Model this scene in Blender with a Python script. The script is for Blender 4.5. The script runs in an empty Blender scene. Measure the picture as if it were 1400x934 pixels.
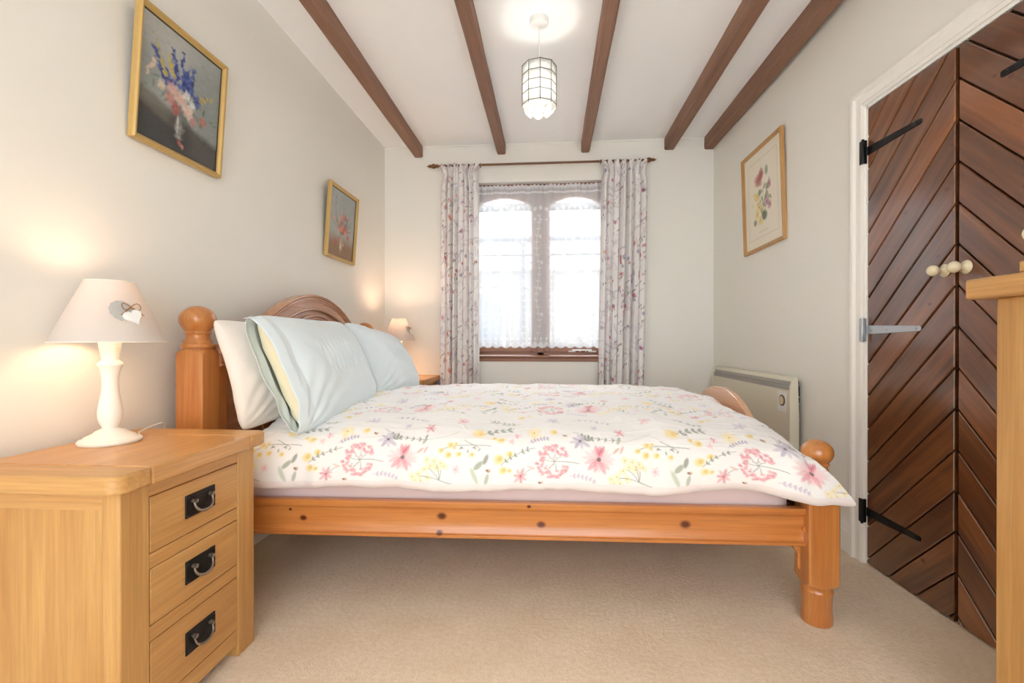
import bpy, bmesh, math, random
import numpy as np
from mathutils import Vector, Matrix, noise

SC = bpy.context.scene
COL = SC.collection
PI = math.pi

# ------------------------------------------------------------------ camera, world, exposure
cam_d = bpy.data.cameras.new('camera')
cam_d.sensor_width = 36.0
cam_d.lens = 36.0 * 650.0 / 1400.0
cam_d.clip_start = 0.02
cam = bpy.data.objects.new('camera', cam_d)
COL.objects.link(cam)
cam.location = (0, 0, 1.0)
cam.rotation_euler = (math.radians(90 - 0.18), 0, math.atan(52 / 650.0))
SC.camera = cam

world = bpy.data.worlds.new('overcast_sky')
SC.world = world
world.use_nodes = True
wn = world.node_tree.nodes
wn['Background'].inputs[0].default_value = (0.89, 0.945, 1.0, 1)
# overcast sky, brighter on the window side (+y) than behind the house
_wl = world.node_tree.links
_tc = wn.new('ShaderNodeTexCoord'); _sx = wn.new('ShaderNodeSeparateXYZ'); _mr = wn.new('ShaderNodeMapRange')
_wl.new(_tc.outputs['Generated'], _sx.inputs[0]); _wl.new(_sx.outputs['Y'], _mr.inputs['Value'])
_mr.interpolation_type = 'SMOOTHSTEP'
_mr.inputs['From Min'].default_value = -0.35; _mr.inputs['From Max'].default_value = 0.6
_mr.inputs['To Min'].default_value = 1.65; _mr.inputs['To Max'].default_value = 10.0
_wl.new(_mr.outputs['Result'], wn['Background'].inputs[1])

SC.view_settings.view_transform = 'Standard'
SC.view_settings.look = 'None'
SC.view_settings.gamma = 1.0
SC.view_settings.exposure = 1.65
try:
    SC.view_settings.use_curve_mapping = False
except Exception:
    pass
SC.cycles.max_bounces = 12
SC.cycles.diffuse_bounces = 6
SC.cycles.transparent_max_bounces = 16
SC.cycles.sample_clamp_indirect = 6.0

# high sun over the roof: lights the yard and the house across it, never enters the room
sun_d = bpy.data.lights.new('sun', 'SUN'); sun_d.energy = 1.5; sun_d.angle = math.radians(6); sun_d.color = (1, .98, .95)
sun_o = bpy.data.objects.new('sun', sun_d); COL.objects.link(sun_o)
sun_o.rotation_euler = (math.radians(18), 0, math.radians(0)); sun_o.location = (0, -3, 8)

LAMP_W = 0.45
PENDANT_W = 27.0
LAMP_COL = (1.0, 0.64, 0.42)


# ------------------------------------------------------------------ helpers
def lin(r, g, b):
    def f(c):
        c /= 255.0
        return c / 12.92 if c <= 0.04045 else ((c + 0.055) / 1.055) ** 2.4
    return (f(r), f(g), f(b), 1.0)


def empty(name, loc, rot=(0, 0, 0), label=None, cat=None, group=None, kind=None):
    o = bpy.data.objects.new(name, None)
    o.empty_display_size = 0.05
    COL.objects.link(o)
    o.location = loc
    o.rotation_euler = rot
    tag(o, label, cat, group, kind)
    return o


def tag(o, label=None, cat=None, group=None, kind=None):
    if label: o['label'] = label
    if cat: o['category'] = cat
    if group: o['group'] = group
    if kind: o['kind'] = kind
    return o


class MB:
    def __init__(self):
        self.v = []; self.f = []

    def add(self, vs, fs):
        n = len(self.v)
        self.v += [tuple(p) for p in vs]
        self.f += [tuple(i + n for i in f) for f in fs]
        return self

    def box(self, x0, x1, y0, y1, z0, z1):
        if x0 > x1: x0, x1 = x1, x0
        if y0 > y1: y0, y1 = y1, y0
        if z0 > z1: z0, z1 = z1, z0
        return self.add([(x0, y0, z0), (x1, y0, z0), (x1, y1, z0), (x0, y1, z0), (x0, y0, z1), (x1, y0, z1), (x1, y1, z1), (x0, y1, z1)],
                        [(0, 3, 2, 1), (4, 5, 6, 7), (0, 1, 5, 4), (1, 2, 6, 5), (2, 3, 7, 6), (3, 0, 4, 7)])

    def lathe(self, prof, cx=0, cy=0, n=32, M=None):
        """prof: list of (r,z) bottom to top, capped"""
        vs = []; fs = []
        for r, z in prof:
            for k in range(n):
                a = 2 * PI * k / n
                vs.append((cx + r * math.cos(a), cy + r * math.sin(a), z))
        m = len(prof)
        for i in range(m - 1):
            for k in range(n):
                k2 = (k + 1) % n
                fs.append((i * n + k, i * n + k2, (i + 1) * n + k2, (i + 1) * n + k))
        if prof[0][0] > 1e-5: fs.append(tuple(range(n - 1, -1, -1)))
        if prof[-1][0] > 1e-5: fs.append(tuple((m - 1) * n + k for k in range(n)))
        if M is not None: vs = [M @ Vector(p) for p in vs]
        return self.add(vs, fs)

    def tube(self, pts, r, n=8, closed=False):
        pts = [Vector(p) for p in pts]
        m = len(pts); vs = []; fs = []
        up = None
        for i, p in enumerate(pts):
            if closed:
                t = pts[(i + 1) % m] - pts[i - 1]
            else:
                t = pts[min(i + 1, m - 1)] - pts[max(i - 1, 0)]
            t.normalize()
            if up is None:
                up = Vector((0, 0, 1)) if abs(t.z) < 0.9 else Vector((1, 0, 0))
            s = t.cross(up)
            if s.length < 1e-4: s = t.cross(Vector((0, 1, 0)))
            s.normalize(); up = s.cross(t).normalized()
            rr = r[i] if isinstance(r, (list, tuple)) else r
            for k in range(n):
                a = 2 * PI * k / n
                vs.append(p + s * (rr * math.cos(a)) + up * (rr * math.sin(a)))
        for i in range(m if closed else m - 1):
            j = (i + 1) % m
            for k in range(n):
                k2 = (k + 1) % n
                fs.append((i * n + k, i * n + k2, j * n + k2, j * n + k))
        if not closed:
            fs.append(tuple(range(n - 1, -1, -1)))
            fs.append(tuple((m - 1) * n + k for k in range(n)))
        return self.add(vs, fs)

    def prism(self, poly, axis, a0, a1):
        """poly: 2D points; axis 'x': (y,z) extruded in x; 'y': (x,z); 'z': (x,y)"""
        def mk(p, a):
            return {'x': (a, p[0], p[1]), 'y': (p[0], a, p[1]), 'z': (p[0], p[1], a)}[axis]
        n = len(poly)
        vs = [mk(p, a0) for p in poly] + [mk(p, a1) for p in poly]
        fs = [tuple(range(n - 1, -1, -1)), tuple(range(n, 2 * n))]
        fs += [(i, (i + 1) % n, n + (i + 1) % n, n + i) for i in range(n)]
        return self.add(vs, fs)

    def xf(self, M):
        self.v = [tuple(M @ Vector(p)) for p in self.v]
        return self

    def build(self, name, mat, parent=None, bevel=0, seg=2, smooth=None, rn=True):
        me = bpy.data.meshes.new(name)
        me.from_pydata(self.v, [], self.f)
        if rn:
            bm = bmesh.new(); bm.from_mesh(me)
            bmesh.ops.recalc_face_normals(bm, faces=bm.faces)
            bm.to_mesh(me); bm.free()
        me.materials.append(mat)
        o = bpy.data.objects.new(name, me)
        COL.objects.link(o)
        if parent: o.parent = parent
        if bevel:
            b = o.modifiers.new('bevel', 'BEVEL')
            b.width = bevel; b.segments = seg; b.limit_method = 'ANGLE'; b.angle_limit = math.radians(35)
        if smooth is None: smooth = 35
        me.shade_smooth()
        me.set_sharp_from_angle(angle=math.radians(smooth))
        return o


def grid(name, P, mat, parent=None, colors=None, extra=None, closed_u=False):
    """P: (ny, nx, 3) numpy grid -> smooth mesh object; colors (ny,nx,3) linear point colours"""
    ny, nx, _ = P.shape
    me = bpy.data.meshes.new(name)
    idx = np.arange(ny * nx).reshape(ny, nx)
    if closed_u:
        nxt = np.roll(idx, -1, axis=1)
        q = np.stack([idx[:-1], nxt[:-1], nxt[1:], idx[1:]], -1).reshape(-1, 4)
    else:
        q = np.stack([idx[:-1, :-1], idx[:-1, 1:], idx[1:, 1:], idx[1:, :-1]], -1).reshape(-1, 4)
    me.vertices.add(ny * nx)
    me.vertices.foreach_set('co', P.reshape(-1).astype(np.float32))
    me.loops.add(q.size)
    me.loops.foreach_set('vertex_index', q.reshape(-1).astype(np.int32))
    me.polygons.add(len(q))
    me.polygons.foreach_set('loop_start', (np.arange(len(q)) * 4).astype(np.int32))
    me.update(calc_edges=True)
    me.validate()
    if colors is not None:
        ca = me.color_attributes.new('print', 'FLOAT_COLOR', 'POINT')
        c4 = np.ones((ny * nx, 4), np.float32); c4[:, :3] = colors.reshape(-1, 3)
        ca.data.foreach_set('color', c4.reshape(-1))
    me.shade_smooth()
    me.materials.append(mat)
    o = bpy.data.objects.new(name, me)
    COL.objects.link(o)
    if parent: o.parent = parent
    return o


# ------------------------------------------------------------------ materials
def mat_new(name):
    m = bpy.data.materials.new(name)
    m.use_nodes = True
    nt = m.node_tree
    return m, nt, nt.nodes['Principled BSDF']


def plain(name, c, rough=0.5, metal=0, bump=0, bscale=50, coat=0, var=0.0, spec=0.5):
    m, nt, b = mat_new(name)
    b.inputs['Base Color'].default_value = c
    b.inputs['Roughness'].default_value = rough
    b.inputs['Metallic'].default_value = metal
    b.inputs['Coat Weight'].default_value = coat
    b.inputs['Specular IOR Level'].default_value = spec
    tc = nt.nodes.new('ShaderNodeTexCoord')
    nz = nt.nodes.new('ShaderNodeTexNoise'); nz.inputs['Scale'].default_value = bscale; nz.inputs['Detail'].default_value = 4
    nt.links.new(tc.outputs['Object'], nz.inputs['Vector'])
    mx = nt.nodes.new('ShaderNodeMix'); mx.data_type = 'RGBA'; mx.blend_type = 'MULTIPLY'
    mx.inputs['Factor'].default_value = 1.0
    mr = nt.nodes.new('ShaderNodeMapRange'); mr.inputs['To Min'].default_value = 1 - var; mr.inputs['To Max'].default_value = 1 + var
    nt.links.new(nz.outputs['Fac'], mr.inputs['Value'])
    mx.inputs['A'].default_value = c
    nt.links.new(mr.outputs['Result'], mx.inputs['B'])
    nt.links.new(mx.outputs['Result'], b.inputs['Base Color'])
    if bump:
        bp = nt.nodes.new('ShaderNodeBump'); bp.inputs['Strength'].default_value = bump; bp.inputs['Distance'].default_value = 0.004
        nt.links.new(nz.outputs['Fac'], bp.inputs['Height'])
        nt.links.new(bp.outputs['Normal'], b.inputs['Normal'])
    return m


def wood(name, light, dark, axis='Z', rough=0.4, coat=0.0, contrast=1.0, scale=1.0, rot=0.0, knots=None, board_attr=False, rot_axis='X'):
    m, nt, b = mat_new(name)
    N = nt.nodes.new; L = nt.links.new
    tc = N('ShaderNodeTexCoord')
    mp = N('ShaderNodeMapping')
    src = tc.outputs['Object']
    if rot:
        m0 = N('ShaderNodeMapping')
        m0.inputs['Rotation'].default_value = (rot, 0, 0) if rot_axis == 'X' else (0, rot, 0)
        L(src, m0.inputs['Vector']); src = m0.outputs['Vector']
    if board_attr:
        at = N('ShaderNodeAttribute'); at.attribute_name = 'board'
        va = N('ShaderNodeVectorMath'); va.operation = 'MULTIPLY_ADD'
        L(at.outputs['Color'], va.inputs[0]); va.inputs[1].default_value = (7, 7, 7); L(src, va.inputs[2])
        src = va.outputs['Vector']
    s = [14.0 * scale] * 3
    s['XYZ'.index(axis)] = 0.9 * scale
    mp.inputs['Scale'].default_value = s
    L(src, mp.inputs['Vector'])
    n1 = N('ShaderNodeTexNoise'); n1.inputs['Scale'].default_value = 1.6 if 'door' not in name else 1.95; n1.inputs['Detail'].default_value = 5; n1.inputs['Distortion'].default_value = 0.7
    n2 = N('ShaderNodeTexNoise'); n2.inputs['Scale'].default_value = 9.0; n2.inputs['Detail'].default_value = 3
    n3 = N('ShaderNodeTexNoise'); n3.inputs['Scale'].default_value = 0.5; n3.inputs['Detail'].default_value = 2
    for n in (n1, n2, n3): L(mp.outputs['Vector'], n.inputs['Vector'])
    a = N('ShaderNodeMath'); a.operation = 'MULTIPLY_ADD'; a.inputs[1].default_value = 0.35
    L(n2.outputs['Fac'], a.inputs[0]); L(n1.outputs['Fac'], a.inputs[2])
    a2 = N('ShaderNodeMath'); a2.operation = 'MULTIPLY_ADD'; a2.inputs[1].default_value = 0.7
    L(n3.outputs['Fac'], a2.inputs[0]); L(a.outputs[0], a2.inputs[2])
    mr = N('ShaderNodeMapRange'); mr.inputs['From Min'].default_value = 1.02 - 0.42 / contrast; mr.inputs['From Max'].default_value = 1.02 + 0.42 / contrast
    L(a2.outputs[0], mr.inputs['Value'])
    mx = N('ShaderNodeMix'); mx.data_type = 'RGBA'
    mx.inputs['A'].default_value = light; mx.inputs['B'].default_value = dark
    L(mr.outputs['Result'], mx.inputs['Factor'])
    out = mx.outputs['Result']
    if board_attr:
        mb = N('ShaderNodeMix'); mb.data_type = 'RGBA'; mb.blend_type = 'MULTIPLY'; mb.inputs['Factor'].default_value = 1
        r2 = N('ShaderNodeMapRange'); r2.inputs['To Min'].default_value = 0.72; r2.inputs['To Max'].default_value = 1.22
        L(at.outputs['Fac'], r2.inputs['Value'])
        L(out, mb.inputs['A']); L(r2.outputs['Result'], mb.inputs['B']); out = mb.outputs['Result']
    for (kx, ky, kz, kr) in (knots or []):
        vm = N('ShaderNodeVectorMath'); vm.operation = 'MULTIPLY'
        vm.inputs[1].default_value = (0 if kx is None else 0.75, 0 if ky is None else 0.75, 0 if kz is None else 1)
        L(tc.outputs['Object'], vm.inputs[0])
        vd = N('ShaderNodeVectorMath'); vd.operation = 'DISTANCE'
        vd.inputs[1].default_value = (0 if kx is None else kx * 0.75, 0 if ky is None else ky * 0.75, 0 if kz is None else kz)
        L(vm.outputs[0], vd.inputs[0])
        km = N('ShaderNodeMapRange'); km.inputs['From Min'].default_value = kr * 0.55; km.inputs['From Max'].default_value = kr * 1.3
        km.inputs['To Min'].default_value = 1.0; km.inputs['To Max'].default_value = 0.0
        L(vd.outputs['Value'], km.inputs['Value'])
        k = N('ShaderNodeMix'); k.data_type = 'RGBA'; k.inputs['B'].default_value = lin(88, 34, 12)
        L(km.outputs['Result'], k.inputs['Factor']); L(out, k.inputs['A']); out = k.outputs['Result']
    L(out, b.inputs['Base Color'])
    b.inputs['Roughness'].default_value = rough
    b.inputs['Coat Weight'].default_value = coat
    b.inputs['Coat Roughness'].default_value = 0.14
    b.inputs['Coat IOR'].default_value = 1.6
    mp2 = N('ShaderNodeMapping'); s2 = [110.0] * 3; s2['XYZ'.index(axis)] = 3.0; mp2.inputs['Scale'].default_value = s2
    L(src, mp2.inputs['Vector'])
    n4 = N('ShaderNodeTexNoise'); n4.inputs['Scale'].default_value = 1.3; n4.inputs['Detail'].default_value = 3; n4.inputs['Distortion'].default_value = 0.3
    L(mp2.outputs['Vector'], n4.inputs['Vector'])
    r4 = N('ShaderNodeMapRange'); r4.inputs['From Min'].default_value = 0.35; r4.inputs['From Max'].default_value = 0.68
    r4.inputs['To Min'].default_value = 1.04; r4.inputs['To Max'].default_value = 0.88
    L(n4.outputs['Fac'], r4.inputs['Value'])
    g4 = N('ShaderNodeMix'); g4.data_type = 'RGBA'; g4.blend_type = 'MULTIPLY'; g4.inputs['Factor'].default_value = 1
    L(out, g4.inputs['A']); L(r4.outputs['Result'], g4.inputs['B']); L(g4.outputs['Result'], b.inputs['Base Color'])
    bp = N('ShaderNodeBump'); bp.inputs['Strength'].default_value = 0.12; bp.inputs['Distance'].default_value = 0.002
    L(a.outputs[0], bp.inputs['Height']); L(bp.outputs['Normal'], b.inputs['Normal'])
    return m


def printed(name, rough=0.85, weave=900, trans=0.0, bump=0.08, sheen=0.0):
    m, nt, b = mat_new(name)
    at = nt.nodes.new('ShaderNodeAttribute'); at.attribute_name = 'print'
    nt.links.new(at.outputs['Color'], b.inputs['Base Color'])
    b.inputs['Roughness'].default_value = rough
    b.inputs['Specular IOR Level'].default_value = 0.25
    b.inputs['Sheen Weight'].default_value = sheen
    tc = nt.nodes.new('ShaderNodeTexCoord')
    nz = nt.nodes.new('ShaderNodeTexNoise'); nz.inputs['Scale'].default_value = weave
    nt.links.new(tc.outputs['Object'], nz.inputs['Vector'])
    bp = nt.nodes.new('ShaderNodeBump'); bp.inputs['Strength'].default_value = bump; bp.inputs['Distance'].default_value = 0.001
    nt.links.new(nz.outputs['Fac'], bp.inputs['Height']); nt.links.new(bp.outputs['Normal'], b.inputs['Normal'])
    if trans:
        out = nt.nodes['Material Output']
        tr = nt.nodes.new('ShaderNodeBsdfTranslucent'); nt.links.new(at.outputs['Color'], tr.inputs['Color'])
        mx = nt.nodes.new('ShaderNodeMixShader'); mx.inputs[0].default_value = trans
        nt.links.new(b.outputs[0], mx.inputs[1]); nt.links.new(tr.outputs[0], mx.inputs[2])
        nt.links.new(mx.outputs[0], out.inputs['Surface'])
    return m


def cloth(name, c, trans=0.0, rough=0.85, scale=18, bump=0.25):
    m = plain(name, c, rough=rough, bump=bump, bscale=scale, var=0.02, spec=0.25)
    m.node_tree.nodes['Principled BSDF'].inputs['Sheen Weight'].default_value = 0.3
    if trans:
        nt = m.node_tree
        tr = nt.nodes.new('ShaderNodeBsdfTranslucent'); tr.inputs['Color'].default_value = c
        mx = nt.nodes.new('ShaderNodeMixShader'); mx.inputs[0].default_value = trans
        nt.links.new(nt.nodes['Principled BSDF'].outputs[0], mx.inputs[1]); nt.links.new(tr.outputs[0], mx.inputs[2])
        nt.links.new(mx.outputs[0], nt.nodes['Material Output'].inputs['Surface'])
    return m


M = {}
M['wall'] = plain('wall_paint', lin(240, 238, 230), 0.45, bump=0.12, bscale=22, var=0.006, spec=0.4)
M['ceiling'] = plain('ceiling_paint', lin(251, 251, 251), 0.8, bump=0.15, bscale=30, var=0.006)
M['white_gloss'] = plain('white_gloss_paint', lin(244, 242, 236), 0.25, bump=0.03, bscale=30, var=0.01)
M['oak_z'] = wood('oak_upright', lin(212, 168, 104), lin(178, 124, 66), 'Z', 0.42, scale=1.6, contrast=0.8)
M['oak_y'] = wood('oak_lengthwise', lin(214, 168, 106), lin(180, 126, 68), 'Y', 0.4, scale=1.6, contrast=0.8)
M['oak_x'] = wood('oak_across', lin(214, 168, 106), lin(180, 126, 68), 'X', 0.4, scale=1.6, contrast=0.8)
M['oak_top'] = wood('oak_top', lin(218, 168, 106), lin(186, 128, 70), 'Y', 0.3, scale=1.2, contrast=0.9)
M['oak_dark'] = plain('dark_gap', lin(60, 38, 20), 0.9)
M['pine_z'] = wood('pine_upright', lin(212, 146, 80), lin(178, 104, 46), 'Z', 0.28, coat=0.5, scale=1.3)
M['pine_y'] = wood('pine_crosswise', lin(212, 156, 114), lin(176, 116, 76), 'Y', 0.25, coat=0.6, scale=1.1)
M['pine_x'] = wood('pine_rail', lin(214, 144, 78), lin(184, 106, 46), 'X', 0.3, coat=0.4, scale=1.2,
                   knots=[(0.402, None, 0.335, 0.010), (0.352, None, 0.366, 0.005), (0.925, None, 0.352, 0.013), (0.917, None, 0.292, 0.009),
                          (1.290, None, 0.328, 0.012), (1.246, None, 0.397, 0.006), (1.805, None, 0.340, 0.014)])
M['pine_foot'] = wood('pine_footboard', lin(236, 192, 154), lin(212, 158, 118), 'Y', 0.25, coat=0.6, scale=1.1)  # paler than the other pine: the board's bright reflection is put into the colour
M['beam'] = wood('beam_wood', lin(158, 118, 94), lin(118, 82, 62), 'Y', 0.6, scale=0.9, contrast=1.0)
M['dark_wood'] = wood('dark_pole_wood', lin(136, 90, 48), lin(94, 58, 28), 'X', 0.35, scale=2)
M['win_wood'] = wood('window_wood', lin(162, 108, 76), lin(122, 74, 48), 'X', 0.4, scale=1.4)
M['door_l'] = wood('door_boards_rising', lin(146, 88, 46), lin(66, 32, 16), 'Y', 0.30, coat=1.0, scale=0.8, contrast=1.25, rot=math.radians(45), knots=[(None, -0.350, 1.134, 0.0058), (None, -0.196, 1.289, 0.0043), (None, -0.444, 1.691, 0.0053), (None, -0.352, 1.992, 0.0064), (None, -0.099, 1.005, 0.0072), (None, -0.387, 1.306, 0.0083), (None, -0.230, 1.508, 0.0074), (None, -0.423, 1.541, 0.0070), (None, -0.323, 0.159, 0.0083)], board_attr=True)
M['door_r'] = wood('door_boards_falling', lin(146, 88, 46), lin(66, 32, 16), 'Y', 0.30, coat=1.0, scale=0.8, contrast=1.25, rot=math.radians(-45), knots=[(None, -0.701, 1.466, 0.0084), (None, -0.600, 1.850, 0.0060), (None, -0.564, 0.945, 0.0087), (None, -0.531, 0.285, 0.0047), (None, -0.809, 1.934, 0.0062), (None, -0.637, 0.672, 0.0065), (None, -0.738, 0.767, 0.0069), (None, -0.655, 1.818, 0.0074), (None, -0.510, 1.727, 0.0090)], board_attr=True)
M['black_iron'] = plain('black_iron', lin(34, 34, 36), 0.35, metal=0.6, bump=0.1, bscale=200)
M['pewter'] = plain('worn_pewter', lin(150, 140, 128), 0.35, metal=0.9)
M['steel'] = plain('steel', lin(190, 194, 198), 0.35, metal=0.8)
M['cream_knob'] = plain('cream_varnished_wood', lin(236, 224, 190), 0.2, coat=0.7, bscale=90, var=0.05)
M['gold'] = plain('gilt_frame', lin(200, 166, 102), 0.35, metal=0.2, bump=0.1, bscale=60, var=0.05)
M['gold_dark'] = plain('dark_gilt_slip', lin(66, 58, 34), 0.5)
M['frame_oak'] = wood('light_frame_wood', lin(208, 164, 106), lin(178, 132, 76), 'Z', 0.4, scale=2)
M['lamp_base'] = plain('chalk_white_wood', lin(246, 240, 228), 0.55, bump=0.1, bscale=60, var=0.01)
M['white_plastic'] = plain('white_plastic', lin(240, 240, 236), 0.3)
M['cream_plastic'] = plain('cream_enamel', lin(226, 220, 200), 0.35)
M['gutter_grey'] = plain('grey_gutter', lin(80, 84, 92), 0.5)
M['grey_grille'] = plain('grey_grille', lin(168, 164, 156), 0.5)
M['duck_egg'] = cloth('duck_egg_cotton', lin(221, 232, 236), 0.0)
M['white_cotton'] = cloth('white_cotton', lin(240, 232, 222))
M['cream_cotton'] = cloth('cream_cotton', lin(246, 234, 200))
M['mauve_sheet'] = cloth('mauve_sheet', lin(214, 194, 192))
M['heart_white'] = plain('white_heart', lin(238, 240, 236), 0.5)
M['doily'] = plain('grey_lace_doily', lin(196, 194, 190), 0.8, bump=0.6, bscale=250, var=0.12)
M['twine'] = plain('twine', lin(160, 112, 66), 0.8)
M['picture'] = printed('picture_print', 0.35, 500, bump=0.03)
M['printed_cotton'] = printed('floral_cotton', 0.85, 700, sheen=0.6)
M['printed_curtain'] = printed('floral_curtain', 0.85, 500, trans=0.14)

# carpet
m, nt, b = mat_new('carpet')
tc = nt.nodes.new('ShaderNodeTexCoord')
n1 = nt.nodes.new('ShaderNodeTexNoise'); n1.inputs['Scale'].default_value = 260; n1.inputs['Detail'].default_value = 3
n2 = nt.nodes.new('ShaderNodeTexNoise'); n2.inputs['Scale'].default_value = 5; n2.inputs['Detail'].default_value = 6; n2.inputs['Roughness'].default_value = 0.65
n3 = nt.nodes.new('ShaderNodeTexNoise'); n3.inputs['Scale'].default_value = 60; n3.inputs['Detail'].default_value = 4
for n in (n1, n2, n3): nt.links.new(tc.outputs['Object'], n.inputs['Vector'])
a = nt.nodes.new('ShaderNodeMath'); a.operation = 'ADD'
nt.links.new(n1.outputs['Fac'], a.inputs[0]); nt.links.new(n2.outputs['Fac'], a.inputs[1])
a2 = nt.nodes.new('ShaderNodeMath'); a2.operation = 'ADD'
nt.links.new(a.outputs[0], a2.inputs[0]); nt.links.new(n3.outputs['Fac'], a2.inputs[1])
cr = nt.nodes.new('ShaderNodeMapRange'); cr.inputs['From Min'].default_value = 1.0; cr.inputs['From Max'].default_value = 2.0
nt.links.new(a2.outputs[0], cr.inputs['Value'])
mx = nt.nodes.new('ShaderNodeMix'); mx.data_type = 'RGBA'
mx.inputs['A'].default_value = lin(226, 203, 172); mx.inputs['B'].default_value = lin(252, 236, 212)
nt.links.new(cr.outputs['Result'], mx.inputs['Factor']); nt.links.new(mx.outputs['Result'], b.inputs['Base Color'])
b.inputs['Roughness'].default_value = 1.0; b.inputs['Specular IOR Level'].default_value = 0.1
b.inputs['Sheen Weight'].default_value = 0.2
bp = nt.nodes.new('ShaderNodeBump'); bp.inputs['Strength'].default_value = 0.6; bp.inputs['Distance'].default_value = 0.006
nt.links.new(a2.outputs[0], bp.inputs['Height']); nt.links.new(bp.outputs['Normal'], b.inputs['Normal'])
M['carpet'] = m

# thin window glass: clear transmission plus a mirror glint
m, nt, b = mat_new('thin_glass')
nt.nodes.remove(b)
tr = nt.nodes.new('ShaderNodeBsdfTransparent'); gl = nt.nodes.new('ShaderNodeBsdfGlossy'); gl.inputs['Roughness'].default_value = 0.02
fr = nt.nodes.new('ShaderNodeFresnel'); fr.inputs['IOR'].default_value = 1.35
mx = nt.nodes.new('ShaderNodeMixShader')
nt.links.new(fr.outputs[0], mx.inputs[0]); nt.links.new(tr.outputs[0], mx.inputs[1]); nt.links.new(gl.outputs[0], mx.inputs[2])
nt.links.new(mx.outputs[0], nt.nodes['Material Output'].inputs['Surface'])
M['glass'] = m

# lace: opacity from the woven pattern
m, nt, b = mat_new('lace')
nt.nodes.remove(b)
at = nt.nodes.new('ShaderNodeAttribute'); at.attribute_name = 'print'
tr = nt.nodes.new('ShaderNodeBsdfTransparent')
df = nt.nodes.new('ShaderNodeBsdfDiffuse'); df.inputs['Color'].default_value = (0.89, 0.92, 0.96, 1)
tl = nt.nodes.new('ShaderNodeBsdfTranslucent'); tl.inputs['Color'].default_value = (0.89, 0.92, 0.96, 1)
m1 = nt.nodes.new('ShaderNodeMixShader'); m1.inputs[0].default_value = 0.14
m2 = nt.nodes.new('ShaderNodeMixShader')
nt.links.new(df.outputs[0], m1.inputs[1]); nt.links.new(tl.outputs[0], m1.inputs[2])
nt.links.new(at.outputs['Fac'], m2.inputs[0]); nt.links.new(tr.outputs[0], m2.inputs[1]); nt.links.new(m1.outputs[0], m2.inputs[2])
nt.links.new(m2.outputs[0], nt.nodes['Material Output'].inputs['Surface'])
M['lace'] = m


def shade_mat(name, c, t, rough=0.8):
    m, nt, b = mat_new(name)
    b.inputs['Base Color'].default_value = c; b.inputs['Roughness'].default_value = rough
    tl = nt.nodes.new('ShaderNodeBsdfTranslucent'); tl.inputs['Color'].default_value = c
    mx = nt.nodes.new('ShaderNodeMixShader'); mx.inputs[0].default_value = t
    nt.links.new(b.outputs[0], mx.inputs[1]); nt.links.new(tl.outputs[0], mx.inputs[2])
    nt.links.new(mx.outputs[0], nt.nodes['Material Output'].inputs['Surface'])
    tc = nt.nodes.new('ShaderNodeTexCoord'); nz = nt.nodes.new('ShaderNodeTexNoise'); nz.inputs['Scale'].default_value = 300
    nt.links.new(tc.outputs['Object'], nz.inputs['Vector'])
    bp = nt.nodes.new('ShaderNodeBump'); bp.inputs['Strength'].default_value = 0.1; bp.inputs['Distance'].default_value = 0.001
    nt.links.new(nz.outputs['Fac'], bp.inputs['Height']); nt.links.new(bp.outputs['Normal'], b.inputs['Normal'])
    return m


M['shade'] = shade_mat('linen_shade', lin(218, 210, 203), 0.20)
M['capiz'] = shade_mat('capiz_shell', lin(250, 250, 248), 0.42, 0.3)


def bulb_mat(name, c, s):
    m, nt, b = mat_new(name)
    b.inputs['Emission Color'].default_value = (*c, 1); b.inputs['Emission Strength'].default_value = s
    return m


M['bulb_warm'] = bulb_mat('warm_bulb', (1, 0.7, 0.4), 8)
M['bulb_white'] = bulb_mat('white_bulb', (1, 0.97, 0.9), 12)

# ------------------------------------------------------------------ room shell
YB = 4.10; XL = -1.455; ZC = 2.695; YF = -1.8
struct = lambda o: tag(o, kind='structure')
struct(MB().box(XL - 0.2, 2.2, YF, YB + 0.1, -0.1, 0.0).build('floor', M['carpet']))
struct(MB().box(XL - 0.2, 2.2, YF, YB + 0.2, ZC, ZC + 0.12).build('ceiling', M['ceiling']))
struct(MB().box(XL - 0.15, XL, YF, YB + 0.2, 0, ZC).build('wall_left', M['wall']))
# back wall with the window opening
WX0, WX1, WZ0, WZ1 = -0.745, 0.535, 0.845, 2.365
wb = MB()
wb.box(XL, WX0, YB, YB + 0.25, 0, ZC); wb.box(WX1, 1.9, YB, YB + 0.25, 0, ZC)
wb.box(WX0, WX1, YB, YB + 0.25, 0, WZ0); wb.box(WX0, WX1, YB, YB + 0.25, WZ1, ZC)
struct(wb.build('wall_back', M['wall'], bevel=0))

rb = MB()   # wall behind the camera; its wide opening is added to let in sky light
rb.box(XL, -1.15, YF - 0.2, YF, 0, ZC); rb.box(1.15, 2.2, YF - 0.2, YF, 0, ZC); rb.box(-1.15, 1.15, YF - 0.2, YF, 2.45, ZC)
struct(rb.build('wall_front', M['wall']))

# right wall in its own frame: local +y runs away from the camera, local -x points into the room
JW = Vector((1.412, 2.251, 0)); RA = math.radians(1.5)
wr = MB()
DW, DH = 0.935, 2.045
wr.box(0, 0.15, 0, 1.95, 0, ZC); wr.box(0, 0.15, -DW, 0, DH, ZC); wr.box(0, 0.15, -4.1, -DW, 0, ZC)
o = wr.build('wall_right', M['wall']); o.location = JW; o.rotation_euler.z = RA; struct(o)
o = MB().box(0.1, 0.14, -DW, 0, 0, DH).build('trim_4', M['oak_dark']); o.location = JW; o.rotation_euler.z = RA; struct(o)


def RWp(n, t, z):
    """n metres into the room, t metres away along the right wall from the door jamb"""
    return Matrix.Rotation(RA, 4, 'Z') @ Vector((-n, t, z)) + JW


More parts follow.
